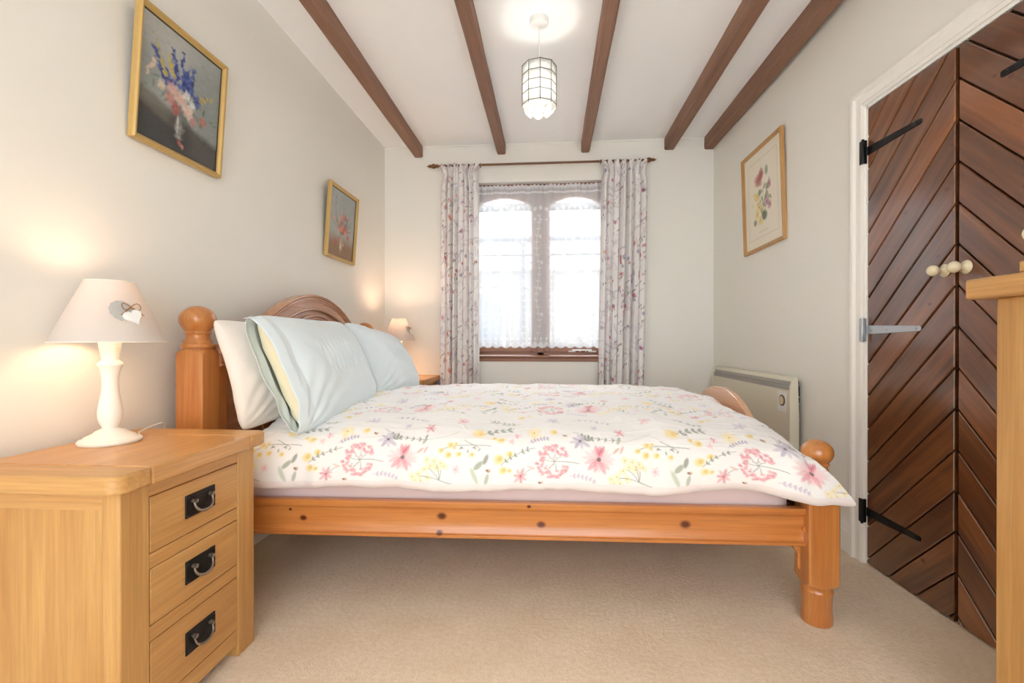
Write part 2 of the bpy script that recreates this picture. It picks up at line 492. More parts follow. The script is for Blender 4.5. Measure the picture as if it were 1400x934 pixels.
# architrave round the doors (profile: two steps and a bead)
def architrave():
    a = MB()
    pr = [(0.0, 0.0), (0.0, 0.012), (0.012, 0.018), (0.02, 0.012), (0.045, 0.016), (0.055, 0.026), (0.068, 0.028), (0.072, 0.02), (0.072, 0.0)]
    # path corners: inner edge; offset w outward
    secs = []
    for (t, z, dt, dz) in ((0, 0, 1, 0), (0, DH, 1, 1), (-DW, DH, -1, 1), (-DW, 0, -1, 0)):
        secs.append([(-n, t + dt * w, z + dz * w) for (w, n) in pr])
    n = len(pr); vs = [p for s in secs for p in s]; fs = []
    for i in range(3):
        for k in range(n - 1):
            fs.append((i * n + k, i * n + k + 1, (i + 1) * n + k + 1, (i + 1) * n + k))
    a.add(vs, fs)
    a.box(-0.002, 0.1, 0, -0.012, 0, DH); a.box(-0.002, 0.1, -DW, -DW + 0.012, 0, DH); a.box(-0.002, 0.1, -DW, 0, DH - 0.012, DH)
    return a


o = architrave().build('trim_1', M['white_gloss']); o.location = JW; o.rotation_euler.z = RA; struct(o)


def skirting(name, L):
    """profile along local +y, room side is local -x"""
    poly = [(0, 0), (-0.018, 0), (-0.018, 0.10), (-0.014, 0.105), (-0.014, 0.115), (-0.009, 0.13), (-0.004, 0.142), (0, 0.145)]
    a = MB(); a.prism(poly, 'y', 0, L)
    return struct(a.build(name, M['white_gloss']))


o = skirting('baseboard_right', 1.75); o.location = RWp(0, 0.073, 0); o.rotation_euler.z = RA
o = skirting('baseboard_left', 5.88); o.location = (XL, YB, 0); o.rotation_euler.z = PI
o = skirting('baseboard_back', XL * -1 + 1.36); o.location = (1.36, YB, 0); o.rotation_euler.z = PI / 2
# small cove line where wall and ceiling meet
struct(MB().box(XL, 1.42, YB - 0.008, YB, ZC - 0.012, ZC).build('trim_2', M['wall']))

# ceiling beams, each a little irregular
beams = [  # x at back, x at front, width, depth
    (-1.150, -1.150, 0.075, 0.095, 'leftmost dark wooden ceiling beam, nearest the left wall'),
    (-0.420, -0.415, 0.072, 0.090, 'dark wooden ceiling beam just left of the pendant light'),
    (0.300, 0.290, 0.072, 0.095, 'dark wooden ceiling beam just right of the pendant light'),
    (1.000, 0.990, 0.082, 0.095, 'fourth dark wooden ceiling beam, second from the right wall'),
    (1.325, 1.372, 0.080, 0.100, 'rightmost dark wooden ceiling beam, against the right wall')]
for i, (xb, xf, w, d, lab) in enumerate(beams):
    rng = random.Random(i + 3)
    n = 60; secs = []
    for k in range(n):
        t = k / (n - 1); y = YB - 0.001 + (YF - YB) * t
        x = xb + (xf - xb) * t
        j = [0.0022 * noise.noise(Vector((k * 0.35, i * 9.1, c * 5.0))) for c in range(6)]
        ch = 0.010
        secs.append([(x - w / 2 + j[0], y, ZC), (x - w / 2 + j[1], y, ZC - d + ch), (x - w / 2 + ch + j[1], y, ZC - d + j[2]),
                     (x + w / 2 - ch + j[3], y, ZC - d + j[2]), (x + w / 2 + j[3], y, ZC - d + ch), (x + w / 2 + j[4], y, ZC)])
    vs = [p for s in secs for p in s]; fs = [(0, 1, 2, 3, 4, 5)]
    for k in range(n - 1):
        for c in range(5):
            fs.append((k * 6 + c, k * 6 + c + 1, (k + 1) * 6 + c + 1, (k + 1) * 6 + c))
    a = MB(); a.add(vs, fs)
    o = a.build('ceiling_beam', M['beam']); tag(o, lab, 'beam', 'ceiling beams')

# ------------------------------------------------------------------ window
win = empty('window_1', (0, YB + 0.06, 0), kind='structure')
f = MB()
f.box(WX0, WX0 + 0.045, 0, 0.07, WZ0, WZ1); f.box(WX1 - 0.045, WX1, 0, 0.07, WZ0, WZ1)
f.box(WX0, WX1, 0, 0.07, WZ1 - 0.05, WZ1); f.box(WX0, WX1, 0, 0.07, WZ0, WZ0 + 0.05)
xm = -0.082
f.box(xm - 0.030, xm + 0.030, 0, 0.07, WZ0, WZ1)
f.build('window_frame', M['win_wood'], win, bevel=0.004)
for (a0, a1) in ((WX0 + 0.045, xm - 0.030), (xm + 0.030, WX1 - 0.045)):
    z0, z1 = WZ0 + 0.05, WZ1 - 0.05
    s = MB(); sw = 0.05
    s.box(a0, a0 + sw, 0.015, 0.06, z0, z1); s.box(a1 - sw, a1, 0.015, 0.06, z0, z1); s.box(a0 + sw, a1 - sw, 0.015, 0.06, z0, z0 + sw)
    # arched head rail
    c = (a0 + a1) / 2; hw = (a1 - a0) / 2 - sw
    poly = [(c - hw, z1), (c - hw, z1 - 0.13)]
    for k in range(1, 24):
        u = -1 + 2 * k / 24
        poly.append((c + hw * u, z1 - 0.13 + 0.07 * (1 - u * u)))
    poly += [(c + hw, z1 - 0.13), (c + hw, z1)]
    s.prism(poly, 'y', 0.015, 0.06)
    sash = s.build('sash', M['win_wood'], win, bevel=0.003)
    MB().box(a0 + sw * 0.5, a1 - sw * 0.5, 0.036, 0.040, z0 + sw * 0.5, z1 - 0.03).build('pane', M['glass'], sash)
st = MB()
st.box(0.19, 0.36, -0.012, -0.004, WZ0 + 0.062, WZ0 + 0.074); st.box(0.16, 0.22, -0.006, 0.014, WZ0 + 0.05, WZ0 + 0.062)
st.box(0.33, 0.40, -0.006, 0.014, WZ0 + 0.05, WZ0 + 0.062)
for xx in (0.21, 0.26, 0.31): st.box(xx - 0.004, xx + 0.004, -0.010, 0.004, WZ0 + 0.05, WZ0 + 0.066)
st.build('window_stay', M['white_plastic'], win, bevel=0.002)
sill = MB()
poly = [(0.07, WZ0 + 0.0), (-0.085, WZ0), (-0.095, WZ0 + 0.006), (-0.095, WZ0 + 0.018), (-0.085, WZ0 + 0.024), (0.07, WZ0 + 0.026)]
vs = []
sill.prism([(p[0], p[1]) for p in poly], 'x', WX0 + 0.001, WX1 - 0.001)
sill.box(WX0 - 0.0, WX1, -0.075, -0.061, WZ0 - 0.03, WZ0)
sill.build('window_sill', M['win_wood'], win, bevel=0.002)

# the neighbouring house and yard outside
M['render_white'] = plain('white_render', lin(128, 127, 126), 0.9, bump=0.2, bscale=20)
M['roof_tile'] = plain('grey_roof_tile', lin(104, 102, 102), 0.9, bump=0.4, bscale=12, var=0.08)
M['clad_white'] = plain('white_cladding', lin(168, 168, 168), 0.6)
M['yard'] = plain('pale_gravel', lin(180, 178, 172), 1.0, bump=0.3, bscale=40)
M['dark_pane'] = plain('house_window_glass', lin(96, 104, 112), 0.15)
o = MB().box(-9, 9, YB + 0.3, 16, -0.3, -0.2).build('trim_3', M['yard']); struct(o)
hs = empty('neighbour_house', (0, 8.0, -0.2), label='pale rendered house with low roof seen outside through the lace curtain', cat='house')
MB().box(-5, 5, 0, 3, 0, 2.36).build('wall', M['render_white'], hs)
cd_ = MB(); cd_.box(-5.1, 5.1, -0.12, 3, 2.36, 2.60); cd_.box(-5.1, 5.1, -0.14, 3, 2.62, 2.84)
cd_.build('cladding', M['clad_white'], hs, bevel=.01)
MB().box(-5.1, 5.1, -0.22, 0.2, 2.86, 3.32).build('fascia', M['clad_white'], hs, bevel=.01)
MB().prism([(-0.35, 3.34), (-0.35, 3.40), (2.0, 4.6), (4.4, 3.40), (4.4, 3.34)], 'x', -5.3, 5.3).build('roof', M['roof_tile'], hs)
MB().tube([(-5.2, -0.24, 2.85), (5.2, -0.24, 2.85)], .035, 10).build('gutter', M['gutter_grey'], hs)
for xx in (-1.15, 1.6):
    w_ = MB(); w_.box(xx - 0.35, xx + 0.35, -0.04, -0.01, 0.9, 2.0)
    fo = MB().box(xx - 0.41, xx + 0.41, -0.03, 0.0, 0.84, 2.06).build('window', M['clad_white'], hs)
    w_.build('pane', M['dark_pane'], fo)
MB().tube([(-0.45, -0.25, 0), (-0.45, -0.25, 2.85)], 0.035, 10).build('drainpipe', M['gutter_grey'], hs)


# ------------------------------------------------------------------ painted cloth patterns (numpy rasteriser, sampled onto vertices)
class Canvas:
    def __init__(s, w, h, res, bg, wrap=True):
        s.w, s.h, s.res, s.wrap = w, h, res, wrap
        s.nx, s.ny = int(round(w / res)), int(round(h / res))
        s.a = np.empty((s.ny, s.nx, 3), np.float64); s.a[:] = bg[:3]

    def _stamp(s, x0, x1, y0, y1, fn, col):
        r = s.res
        i0, i1 = int(math.floor(x0 / r)), int(math.ceil(x1 / r)) + 1
        j0, j1 = int(math.floor(y0 / r)), int(math.ceil(y1 / r)) + 1
        ii = np.arange(i0, i1); jj = np.arange(j0, j1)
        X, Y = np.meshgrid((ii + 0.5) * r, (jj + 0.5) * r)
        al = fn(X, Y)
        if s.wrap:
            I = ii % s.nx; J = jj % s.ny
        else:
            ki = (ii >= 0) & (ii < s.nx); kj = (jj >= 0) & (jj < s.ny)
            if not ki.any() or not kj.any(): return
            I = ii[ki]; J = jj[kj]; al = al[np.ix_(kj, ki)]
        ix = np.ix_(J, I)
        al = al[..., None]
        s.a[ix] = s.a[ix] * (1 - al) + np.array(col[:3]) * al

    def ell(s, cx, cy, rx, ry, ang, col, alpha=1.0, soft=0.35, streak=0.0):
        R = max(rx, ry) * (1 + soft); ca, sa = math.cos(ang), math.sin(ang)
        def fn(X, Y):
            dx, dy = X - cx, Y - cy
            u = (dx * ca + dy * sa) / rx; v = (-dx * sa + dy * ca) / ry
            d = np.sqrt(u * u + v * v)
            t = np.clip((1 + soft - d) / (2 * soft + 1e-6), 0, 1)
            k = alpha * t * t * (3 - 2 * t)
            if streak: k = k * (1 - streak * (0.5 + 0.5 * np.sin(v * 9 + cx * 300)))
            return k
        s._stamp(cx - R, cx + R, cy - R, cy + R, fn, col)

    def petal(s, x, y, ang, L, W, col, alpha=0.9, soft=0.3, streak=0.2):
        s.ell(x + math.cos(ang) * L / 2, y + math.sin(ang) * L / 2, L / 2, W / 2, ang, col, alpha, soft, streak)

    def line(s, pts, w, col, alpha=0.9):
        for (xa, ya), (xb, yb) in zip(pts[:-1], pts[1:]):
            L2 = (xb - xa) ** 2 + (yb - ya) ** 2 + 1e-12
            def fn(X, Y):
                t = np.clip(((X - xa) * (xb - xa) + (Y - ya) * (yb - ya)) / L2, 0, 1)
                d = np.hypot(X - xa - t * (xb - xa), Y - ya - t * (yb - ya))
                return alpha * np.clip(1.5 - d / (w / 2 + s.res * 0.3), 0, 1)
            s._stamp(min(xa, xb) - w * 2, max(xa, xb) + w * 2, min(ya, yb) - w * 2, max(ya, yb) + w * 2, fn, col)

    def smear(s, n, seed, L=(.008, .03), amt=.05):
        rg = random.Random(seed)
        for k in range(n):
            x, y = rg.uniform(0, s.w * .999), rg.uniform(0, s.h * .999)
            c0 = s.a[int(y / s.res) % s.ny, int(x / s.res) % s.nx].copy()
            c0 = np.clip(c0 * (1 + rg.uniform(-amt, amt) * 3), 0, 1); l_ = rg.uniform(*L)
            s.ell(x + rg.uniform(-.006, .006), y + rg.uniform(-.006, .006), l_, l_ * .3, rg.uniform(-.9, .9), c0, .55, .4)

    def fade(s, bg, k):
        s.a = s.a * (1 - k) + np.array(bg[:3]) * k

    def sample(s, U, V):
        x = U / s.res - 0.5; y = V / s.res - 0.5
        i = np.floor(x).astype(int); j = np.floor(y).astype(int)
        fx = (x - i)[..., None]; fy = (y - j)[..., None]
        if s.wrap:
            g = lambda jj, ii: s.a[jj % s.ny, ii % s.nx]
        else:
            g = lambda jj, ii: s.a[np.clip(jj, 0, s.ny - 1), np.clip(ii, 0, s.nx - 1)]
        return (g(j, i) * (1 - fx) + g(j, i + 1) * fx) * (1 - fy) + (g(j + 1, i) * (1 - fx) + g(j + 1, i + 1) * fx) * fy


def L3(r, g, b): return np.array(lin(r, g, b)[:3])


PINK, ROSE, PALEP = L3(224, 130, 146), L3(204, 84, 108), L3(240, 192, 196)
LAV, LAVD = L3(196, 182, 204), L3(160, 146, 176)
YEL, YELD, CREAMY = L3(240, 220, 152), L3(218, 184, 92), L3(246, 232, 184)
GRN, GRND, GRNP = L3(152, 164, 138), L3(104, 116, 98), L3(190, 200, 178)
BRN, DRK = L3(168, 120, 84), L3(70, 60, 56)


def star(c, x, y, R, n, col, cen, a0=0.0, alpha=0.8, w=0.42, col2=None, rs=None):
    for k in range(n):
        r = R * (0.82 + 0.3 * ((k * 37) % 10) / 10.0)
        cc = col2 if (col2 is not None and k % 2) else col
        c.petal(x, y, a0 + 2 * PI * k / n, r, r * w, cc, alpha * (0.75 + 0.25 * ((k * 53) % 7) / 7), 0.3, 0.35)
    c.ell(x, y, R * 0.12, R * 0.12, 0, cen, 0.9)


def curve(x0, y0, x1, y1, bend, n=10):
    dx, dy = x1 - x0, y1 - y0
    return [(x0 + dx * t - dy * bend * 4 * t * (1 - t), y0 + dy * t + dx * bend * 4 * t * (1 - t)) for t in [i / n for i in range(n + 1)]]


def sprig(c, x0, y0, x1, y1, bend, leafcol, n=6, ll=0.014, lw=0.006, stem=GRND, alpha=0.8, sw=0.0014):
    p = curve(x0, y0, x1, y1, bend, 14)
    c.line(p, sw, stem, 0.75)
    for k in range(n):
        i = 2 + int(k * 12 / n)
        xa, ya = p[i]; ang = math.atan2(p[i][1] - p[i - 1][1], p[i][0] - p[i - 1][0])
        for sd in (1, -1):
            c.petal(xa, ya, ang + sd * 0.85, ll * (0.8 + 0.3 * ((k * 7 + sd) % 3) / 3), lw, leafcol, alpha)


def bud(c, x, y, r):
    c.ell(x, y, r, r * 0.9, 0.3, YEL, 0.9, 0.35); c.ell(x + r * 0.2, y + r * 0.1, r * 0.55, r * 0.45, 0.5, YELD, 0.65, 0.5)


def bee(c, x, y):
    c.ell(x, y, 0.008, 0.005, -0.4, BRN, 0.9); c.ell(x + 0.005, y + 0.002, 0.004, 0.004, 0, L3(214, 180, 140), 0.9)
    c.line([(x - 0.004, y + 0.004), (x - 0.001, y - 0.004)], 0.0016, DRK, 0.7); c.ell(x - 0.006, y + 0.003, 0.003, 0.003, 0, DRK, 0.7)


PX = 1 / 395.0


def duvet_canvas():
    TW, TH = 0.71, 0.40
    c = Canvas(TW, TH, 0.0013, L3(238, 236, 233))
    def q(px, py): return ((px - 640) * PX, (672 - py) * PX)
    # wreath of blossoms
    wx, wy = q(738, 639)
    rg = random.Random(5)
    for k in range(64):
        a = 0.2 + 5.55 * k / 63 + rg.uniform(-.05, .05); R = 0.047 + rg.uniform(-0.012, 0.012)
        x, y = wx + R * math.cos(a + 0.2), wy + R * math.sin(a + 0.2) * 1.05
        star(c, x, y, 0.0085, 5, PINK if k % 3 else ROSE, L3(150, 60, 70), rg.uniform(0, 2), 0.75, 0.8, PALEP)
    for a in (0.6, 1.3, 2.1, 2.9, 4.2, 5.0):
        c.line(curve(wx + 0.004, wy, wx + 0.034 * math.cos(a), wy + 0.034 * math.sin(a), 0.08), 0.0012, GRND, 0.65)
    c.line(curve(wx + 0.004, wy, wx + 0.092, wy - 0.008, 0.06), 0.0018, GRND, 0.7)
    for k in range(10): c.ell(wx + rg.uniform(-.025, .03), wy + rg.uniform(-.025, .03), 0.0018, 0.0018, 0, L3(180, 90, 90), 0.8)
    # big pink daisy
    fx, fy = q(802, 634)
    for a, L, cc, al in ((1.15, .050, ROSE, .95), (1.75, .050, PINK, .95), (1.42, .048, ROSE, .7), (2.2, .040, PALEP, .8), (2.7, .055, PALEP, .6), (3.1, .060, PALEP, .7), (3.5, .055, PINK, .55),
                         (3.95, .058, PINK, .85), (4.35, .05, PINK, .7), (4.7, .045, PALEP, .7), (5.1, .055, PINK, .85), (5.5, .050, PINK, .6), (5.95, .055, PALEP, .7), (6.25, .058, PALEP, .6), (.35, .05, PALEP, .65), (.75, .045, PALEP, .6)):
        c.petal(fx, fy, a, L, 0.0165, cc, al, 0.3, 0.45)
    c.ell(fx, fy, 0.0075, 0.0075, 0, L3(96, 88, 86), 0.95, 0.25); c.ell(fx + .001, fy, 0.003, 0.003, 0, L3(140, 132, 124), 0.8)
    # lavender flower with leaves
    x, y = q(777, 608); star(c, x, y, 0.038, 8, LAV, DRK, 0.2, 0.85, 0.36, LAVD)
    sprig(c, *q(782, 606), *q(797, 603), 0.1, GRND, 3, 0.018, 0.008)
    # yellow umbel
    for (px, py) in ((826, 658), (830, 667), (818, 662), (835, 650), (843, 645), (848, 638), (852, 648), (858, 641), (840, 661), (822, 668), (863, 645), (838, 636)):
        x, y = q(px, py); star(c, x, y, 0.016, 6, YEL, BRN, px * 0.3, 0.8, 0.6, CREAMY)
    for (px, py) in ((829, 660), (841, 648), (852, 643), (858, 650)):
        c.line(curve(*q(px, py), *q(856, 664), 0.06), 0.0014, GRND, 0.7)
    c.line(curve(*q(856, 664), *q(882, 670), -0.04), 0.0018, GRND, 0.8)
    # yellow bud branches
    c.line(curve(*q(856, 622), *q(930, 618), 0.08), 0.0015, GRND, 0.8)
    c.line(curve(*q(890, 607), *q(912, 618), 0.0), 0.0013, GRND, 0.8)
    for (px, py, r) in ((857, 623, .011), (870, 615, .012), (878, 613, .008), (868, 629, .013), (883, 628, .011), (902, 629, .010), (876, 619, .007)): bud(c, *q(px, py), r)
    for k in range(6): c.petal(*q(884 + k * 6, 621 - (k % 2) * 2), 1.0 + k * 1.9, 0.014, 0.006, GRND, 0.7)
    for (px, py, r) in ((661, 637, .018), (676, 630, .013), (667, 652, .014), (676, 653, .009)): bud(c, *q(px, py), r)
    sprig(c, *q(664, 645), *q(712, 621), 0.06, GRND, 5, 0.013, 0.006)
    # green leaves
    c.petal(*q(906, 650), 0.75, 0.042, 0.019, GRN, 0.9); c.petal(*q(920, 643), 1.2, 0.036, 0.016, GRND, 0.8)
    c.petal(*q(912, 671), 2.0, 0.066, 0.016, GRNP, 0.9); c.petal(*q(922, 671), 1.3, 0.040, 0.014, GRN, 0.75)
    # small flowers
    star(c, *q(692, 661), 0.030, 7, PINK, ROSE, 0.3, 0.75, 0.36, ROSE)
    c.line(curve(*q(694, 660), *q(712, 648), 0.05), 0.0013, GRND, 0.6)
    star(c, *q(880, 649), 0.017, 6, PALEP, PINK, 0.2, 0.8, 0.5)
    star(c, *q(687, 600), 0.016, 5, PALEP, PINK, 0.8, 0.9, 0.5, PINK); star(c, *q(679, 611), 0.015, 5, PALEP, PALEP, 0.1, 0.9, 0.5)
    star(c, *q(711, 594), 0.036, 6, YEL, YELD, 0.5, 0.85, 0.55, CREAMY); bud(c, *q(740, 592), 0.014); bud(c, *q(663, 608), 0.016); bud(c, *q(653, 604), 0.010)
    c.ell(*q(910, 592), 0.024, 0.022, 0, YEL, 0.9, 0.4); c.ell(*q(913, 592), 0.010, 0.012, 0, L3(226, 186, 110), 0.6, 0.5)
    sprig(c, *q(917, 592), *q(962, 580), 0.05, GRND, 4, 0.026, 0.012); 
    sprig(c, *q(703, 615), *q(734, 604), 0.08, LAVD, 6, 0.012, 0.006, LAV); sprig(c, *q(760, 660), *q(798, 668), 0.08, LAV, 6, 0.014, 0.007, LAV)
    sprig(c, *q(836, 606), *q(768, 588), 0.08, GRND, 5, 0.014, 0.006); c.petal(*q(832, 605), 1.3, .02, .009, GRND, .8); c.petal(*q(834, 604), 4.2, .026, .012, GRN, .8)
    c.line(curve(*q(836, 606), *q(880, 590), -0.1), 0.0011, GRNP, 0.9)
    c.petal(*q(822, 627), 0.7, .032, .009, L3(206, 160, 140), .8); c.petal(*q(832, 627), 1.1, .03, .009, L3(220, 164, 158), .8)
    c.petal(*q(712, 650), 2.8, .03, .008, L3(224, 184, 172), .8)
    bee(c, *q(646, 652)); bee(c, *q(756, 597)); bee(c, *q(720, 670))
    star(c, *q(836, 584), 0.026, 6, PINK, ROSE, 0.1, 0.8, 0.4, ROSE); star(c, *q(800, 576), 0.02, 6, LAV, LAVD, 0.1, 0.7, 0.4)
    sprig(c, *q(690, 560), *q(640, 540), 0.1, GRN, 5, 0.02, 0.009); star(c, *q(740, 556), 0.034, 7, LAV, LAVD, .2, .8, .4); star(c, *q(880, 550), .03, 7, PINK, ROSE, .5, .7, .4, PALEP)
    sprig(c, *q(770, 545), *q(830, 560), 0.1, LAVD, 6, 0.014, 0.006, LAV); bud(c, *q(690, 535), .014); bud(c, *q(702, 530), .012)
    c.fade(L3(238, 236, 233), 0.05)
    return c


def curtain_canvas():
    W_, H_ = 1.16, 1.30
    c = Canvas(W_, H_, 0.003, L3(249, 246, 244))
    rg = random.Random(11)
    G1, G2, MV = L3(196, 192, 192), L3(214, 200, 208), L3(216, 198, 208)
    for k in range(230):
        x, y = rg.uniform(0, W_), rg.uniform(0, H_); a = rg.uniform(0, 2 * PI); L = rg.uniform(.05, .13)
        c.line(curve(x, y, x + L * math.cos(a), y + L * math.sin(a), rg.uniform(-.4, .4)), 0.0028, G1 if k % 3 else MV, 0.6)
        if k % 2: sprig(c, x, y, x + L * math.cos(a), y + L * math.sin(a), rg.uniform(-.2, .2), G2, 5, 0.014, 0.006, G1, 0.7)
        if k % 5 == 0: c.ell(x, y, .03, .02, a, L3(234, 222, 228), .6, .5)
    CR, MR, RS, BL = L3(222, 142, 116), L3(112, 50, 66), L3(202, 92, 116), L3(160, 164, 188)
    for k in range(96):
        x, y = rg.uniform(0, W_), rg.uniform(0, H_)
        cc = (CR, RS, BL, L3(226, 168, 150), L3(206, 170, 190), BL)[k % 6]
        star(c, x, y, rg.uniform(.014, .024), 6, cc, MR, rg.uniform(0, 2), 0.8, 0.7)
    for k in range(90):
        x, y = rg.uniform(0, W_), rg.uniform(0, H_); a = rg.uniform(.6, 1.7)
        for d in (0.0, 0.020): c.petal(x + d, y + d * .5, a, 0.022, 0.008, MR if k % 3 else L3(84, 80, 92), 0.85)
    for k in range(5):
        x, y = rg.uniform(0, W_), rg.uniform(0, H_)
        for j in range(7): c.ell(x + rg.uniform(-.006, .006), y + j * 0.011, 0.007, 0.006, 0, L3(184, 46, 86), 0.9)
    return c


# ------------------------------------------------------------------ bed
BA = math.radians(1.4)
BO = Vector((-1.322, 1.714, 0))
BM = Matrix.Translation(BO) @ Matrix.Rotation(BA, 4, 'Z')
BL, BW = 2.268, 1.75
bed = empty('pine_bed', BO, (0, 0, BA), 'orange pine double bed with ball-topped posts and arched headboard', 'bed')


def post(cx, cy, h, z0=0.14, ball=None, hw=0.0525):
    """square post with scooped shoulders, turned foot and turned ball finial"""
    n = 48; rings = []
    def sq(a, R):
        c, s = abs(math.cos(a)), abs(math.sin(a))
        r = hw / max(c, s)
        dg = hw * 1.36
        r = min(r, dg / (c + s) * 1.25 if False else r)
        return min(r, R)
    def ring(z, R, rounded=False):
        out = []
        for k in range(n):
            a = 2 * PI * (k + 0.5) / n
            r = R if rounded else sq(a, R)
            out.append((cx + r * math.cos(a), cy + r * math.sin(a), z))
        rings.append(out)
    b = MB()
    for z, R in ((0, .046), (.006, .050), (.03, .050), (.06, .047), (.10, .0495), (.118, .052), (.124, .049), (.132, .049), (z0, .052)):
        ring(z, R, True)
    for z, R in ((z0, .054), (z0 + .003, .060), (z0 + .008, .067), (z0 + .014, .0735), (z0 + .020, .08)): ring(z, R)
    zt = h
    for z, R in ((zt - .026, .08), (zt - .020, .0735), (zt - .013, .067), (zt - .006, .060), (zt, .052)): ring(z, R)
    vs = [p for r in rings for p in r]; fs = []
    for i in range(len(rings) - 1):
        for k in range(n): fs.append((i * n + k, i * n + (k + 1) % n, (i + 1) * n + (k + 1) % n, (i + 1) * n + k))
    fs.append(tuple(range(n - 1, -1, -1))); fs.append(tuple((len(rings) - 1) * n + k for k in range(n)))
    b.add(vs, fs)
    return b


def finial(cx, cy, h, R):
    s = R / 0.062
    pr = [(.048, -.004), (.048, .003), (.055, .006), (.057, .012), (.055, .019), (.049, .022), (.050, .026), (.044, .033), (.040, .044), (.039, .052), (.041, .058), (.046, .061), (.046, .066), (.0425, .069)]
    pts = [(r * s, h + z * s) for r, z in pr]
    zc = h + (0.070 + .042) * s
    for k in range(1, 15):
        a = -0.82 + (PI / 2 + 0.82) * k / 14
        pts.append((max(R * math.cos(a), 0.0), zc + R * 0.86 * math.sin(a)))
    return MB().lathe(pts, cx, cy, 40)


for (cx, cy, h, R, zc) in ((-0.018, 0, 0.965, .062, 1), (-0.018, BW, 0.965, .062, 1), (BL, 0, 0.508, .052, 1), (BL, BW, 0.508, .052, 1)):
    p = post(cx, cy, h).build('head_post' if cx < 1 else 'foot_post', M['pine_z'], bed, smooth=28)
    finial(cx, cy, h, R).build('ball_finial', M['pine_z'], p, smooth=50)


def arch_outline(zw, zs, zp, half, wing):
    """top curve from y=wing to BW-wing"""
    c = BW / 2; pts = []
    n = 40
    R = (half * half + (zp - zs) ** 2) / (2 * (zp - zs)); zc = zp - R
    ya, yb = c - half, c + half
    m = 10
    for k in range(m):
        t = k / m; y = wing + (ya - wing) * t
        s = t * t * (3 - 2 * t)
        pts.append((y, zw + (zs - zw) * (s ** 2.2)))
    for k in range(n + 1):
        y = ya + (yb - ya) * k / n
        pts.append((y, zc + math.sqrt(max(R * R - (y - c) ** 2, 0))))
    for k in range(m - 1, -1, -1):
        t = k / m; y = (BW - wing) - (BW - wing - yb) * t
        s = t * t * (3 - 2 * t)
        pts.append((y, zw + (zs - zw) * (s ** 2.2)))
    return pts


def offset_curve(pts, d):
    out = []
    for i, p in enumerate(pts):
        a = pts[max(i - 1, 0)]; b = pts[min(i + 1, len(pts) - 1)]
        tx, tz = b[0] - a[0], b[1] - a[1]; L = math.hypot(tx, tz)
        out.append((p[0] + tz / L * d, p[1] - tx / L * d))
    return out


def board(prefix, outline, x0, x1, zb, rail_w, face, wm=None, beads=True):
    """framed board: curved top rail, stiles, bottom rail, recessed panel, beads. face = +1/-1 room side of x"""
    wm = wm or M['pine_y']
    n = len(outline)
    top = MB(); vs = []; fs = []
    inn = offset_curve(outline, rail_w)
    for x in (x0, x1):
        vs += [(x, p[0], p[1]) for p in outline]; vs += [(x, p[0], p[1]) for p in inn]
    for k in range(n - 1):
        fs.append((k, k + 1, n + k + 1, n + k)); fs.append((2 * n + k, 2 * n + k + 1, 3 * n + k + 1, 3 * n + k))
        fs.append((k, k + 1, 2 * n + k + 1, 2 * n + k)); fs.append((n + k, n + k + 1, 3 * n + k + 1, 3 * n + k))
    fs.append((0, n, 3 * n, 2 * n)); fs.append((n - 1, 2 * n - 1, 4 * n - 1, 3 * n - 1))
    top.add(vs, fs)
    top.build('top_rail', wm, prefix, bevel=0.004, smooth=30)
    xm_ = (x0 + x1) / 2
    panel_poly = [(inn[0][0], zb)] + [(p[0], p[1] + 0.01) for p in inn] + [(inn[-1][0], zb)]
    MB().prism(panel_poly, 'x', xm_ - 0.008, xm_ + 0.008).build('panel', M['pine_y'], prefix, smooth=30)
    MB().box(x0, x1, outline[0][0], outline[-1][0], zb - 0.02, zb + 0.09).build('bottom_rail', M['pine_y'], prefix, bevel=0.004)
    for yy in (outline[0][0], outline[0][0] + 0.30, BW - 0.30 - outline[0][0] - 0.05, outline[-1][0] - 0.05):
        zt = min(np.interp([yy, yy + .05], [p[0] for p in inn], [p[1] for p in inn])) + 0.004
        MB().box(x0 + .004, x1 - .004, yy, yy + 0.05, zb, zt).build('stile', M['pine_z'], prefix, bevel=0.003)
    xf_ = x1 if face > 0 else x0
    if not beads: return inn
    bead = MB()
    for d, r in ((0.008, .0085), (0.024, .006), (0.037, .0045), (rail_w - 0.004, 0.008)):
        c_ = [(xf_, p[0], p[1]) for p in offset_curve(outline, d)]
        bead.tube(c_, r, 8)
    bead.build('moulding', M['pine_y'], prefix, smooth=60)
    c = BW / 2
    return inn


hb = MB()
ho = arch_outline(0.985, 1.10, 1.252, 0.50, 0.052)
hroot = bpy.data.objects.new('headboard', bpy.data.meshes.new('headboard'))
# the headboard panel itself is the part; rails, stiles and moulding are its sub-parts
inn = offset_curve(ho, 0.085)
pp = [(ho[0][0], 0.30)] + [(p[0], p[1] + 0.01) for p in inn if ho[0][0] <= p[0] <= ho[-1][0]] + [(ho[-1][0], 0.30)]
head = MB().prism(pp, 'x', 0.004, 0.018).build('headboard', M['pine_y'], bed, smooth=30)
board(head, ho, -0.006, 0.034, 0.42, 0.085, 1)
rp = MB()
c = BW / 2
ra = [(0.032, c - 0.36 + 0.72 * k / 30, 1.02 + 0.115 * (1 - (2 * k / 30 - 1) ** 2)) for k in range(31)]
rp.tube(ra, 0.007, 8); rp.tube([(p[0] - .002, p[1], p[2] - 0.016) for p in ra], 0.004, 8)
rp.tube([(0.02, c - 0.36, 0.6), (0.02, c - 0.36, 1.02)], 0.007, 8); rp.tube([(0.02, c + 0.36, 0.6), (0.02, c + 0.36, 1.02)], 0.007, 8)
pz = [(c - 0.36, 0.58)] + [(p[1], p[2]) for p in ra] + [(c + 0.36, 0.58)]
rp.prism(pz, 'x', 0.012, 0.028)
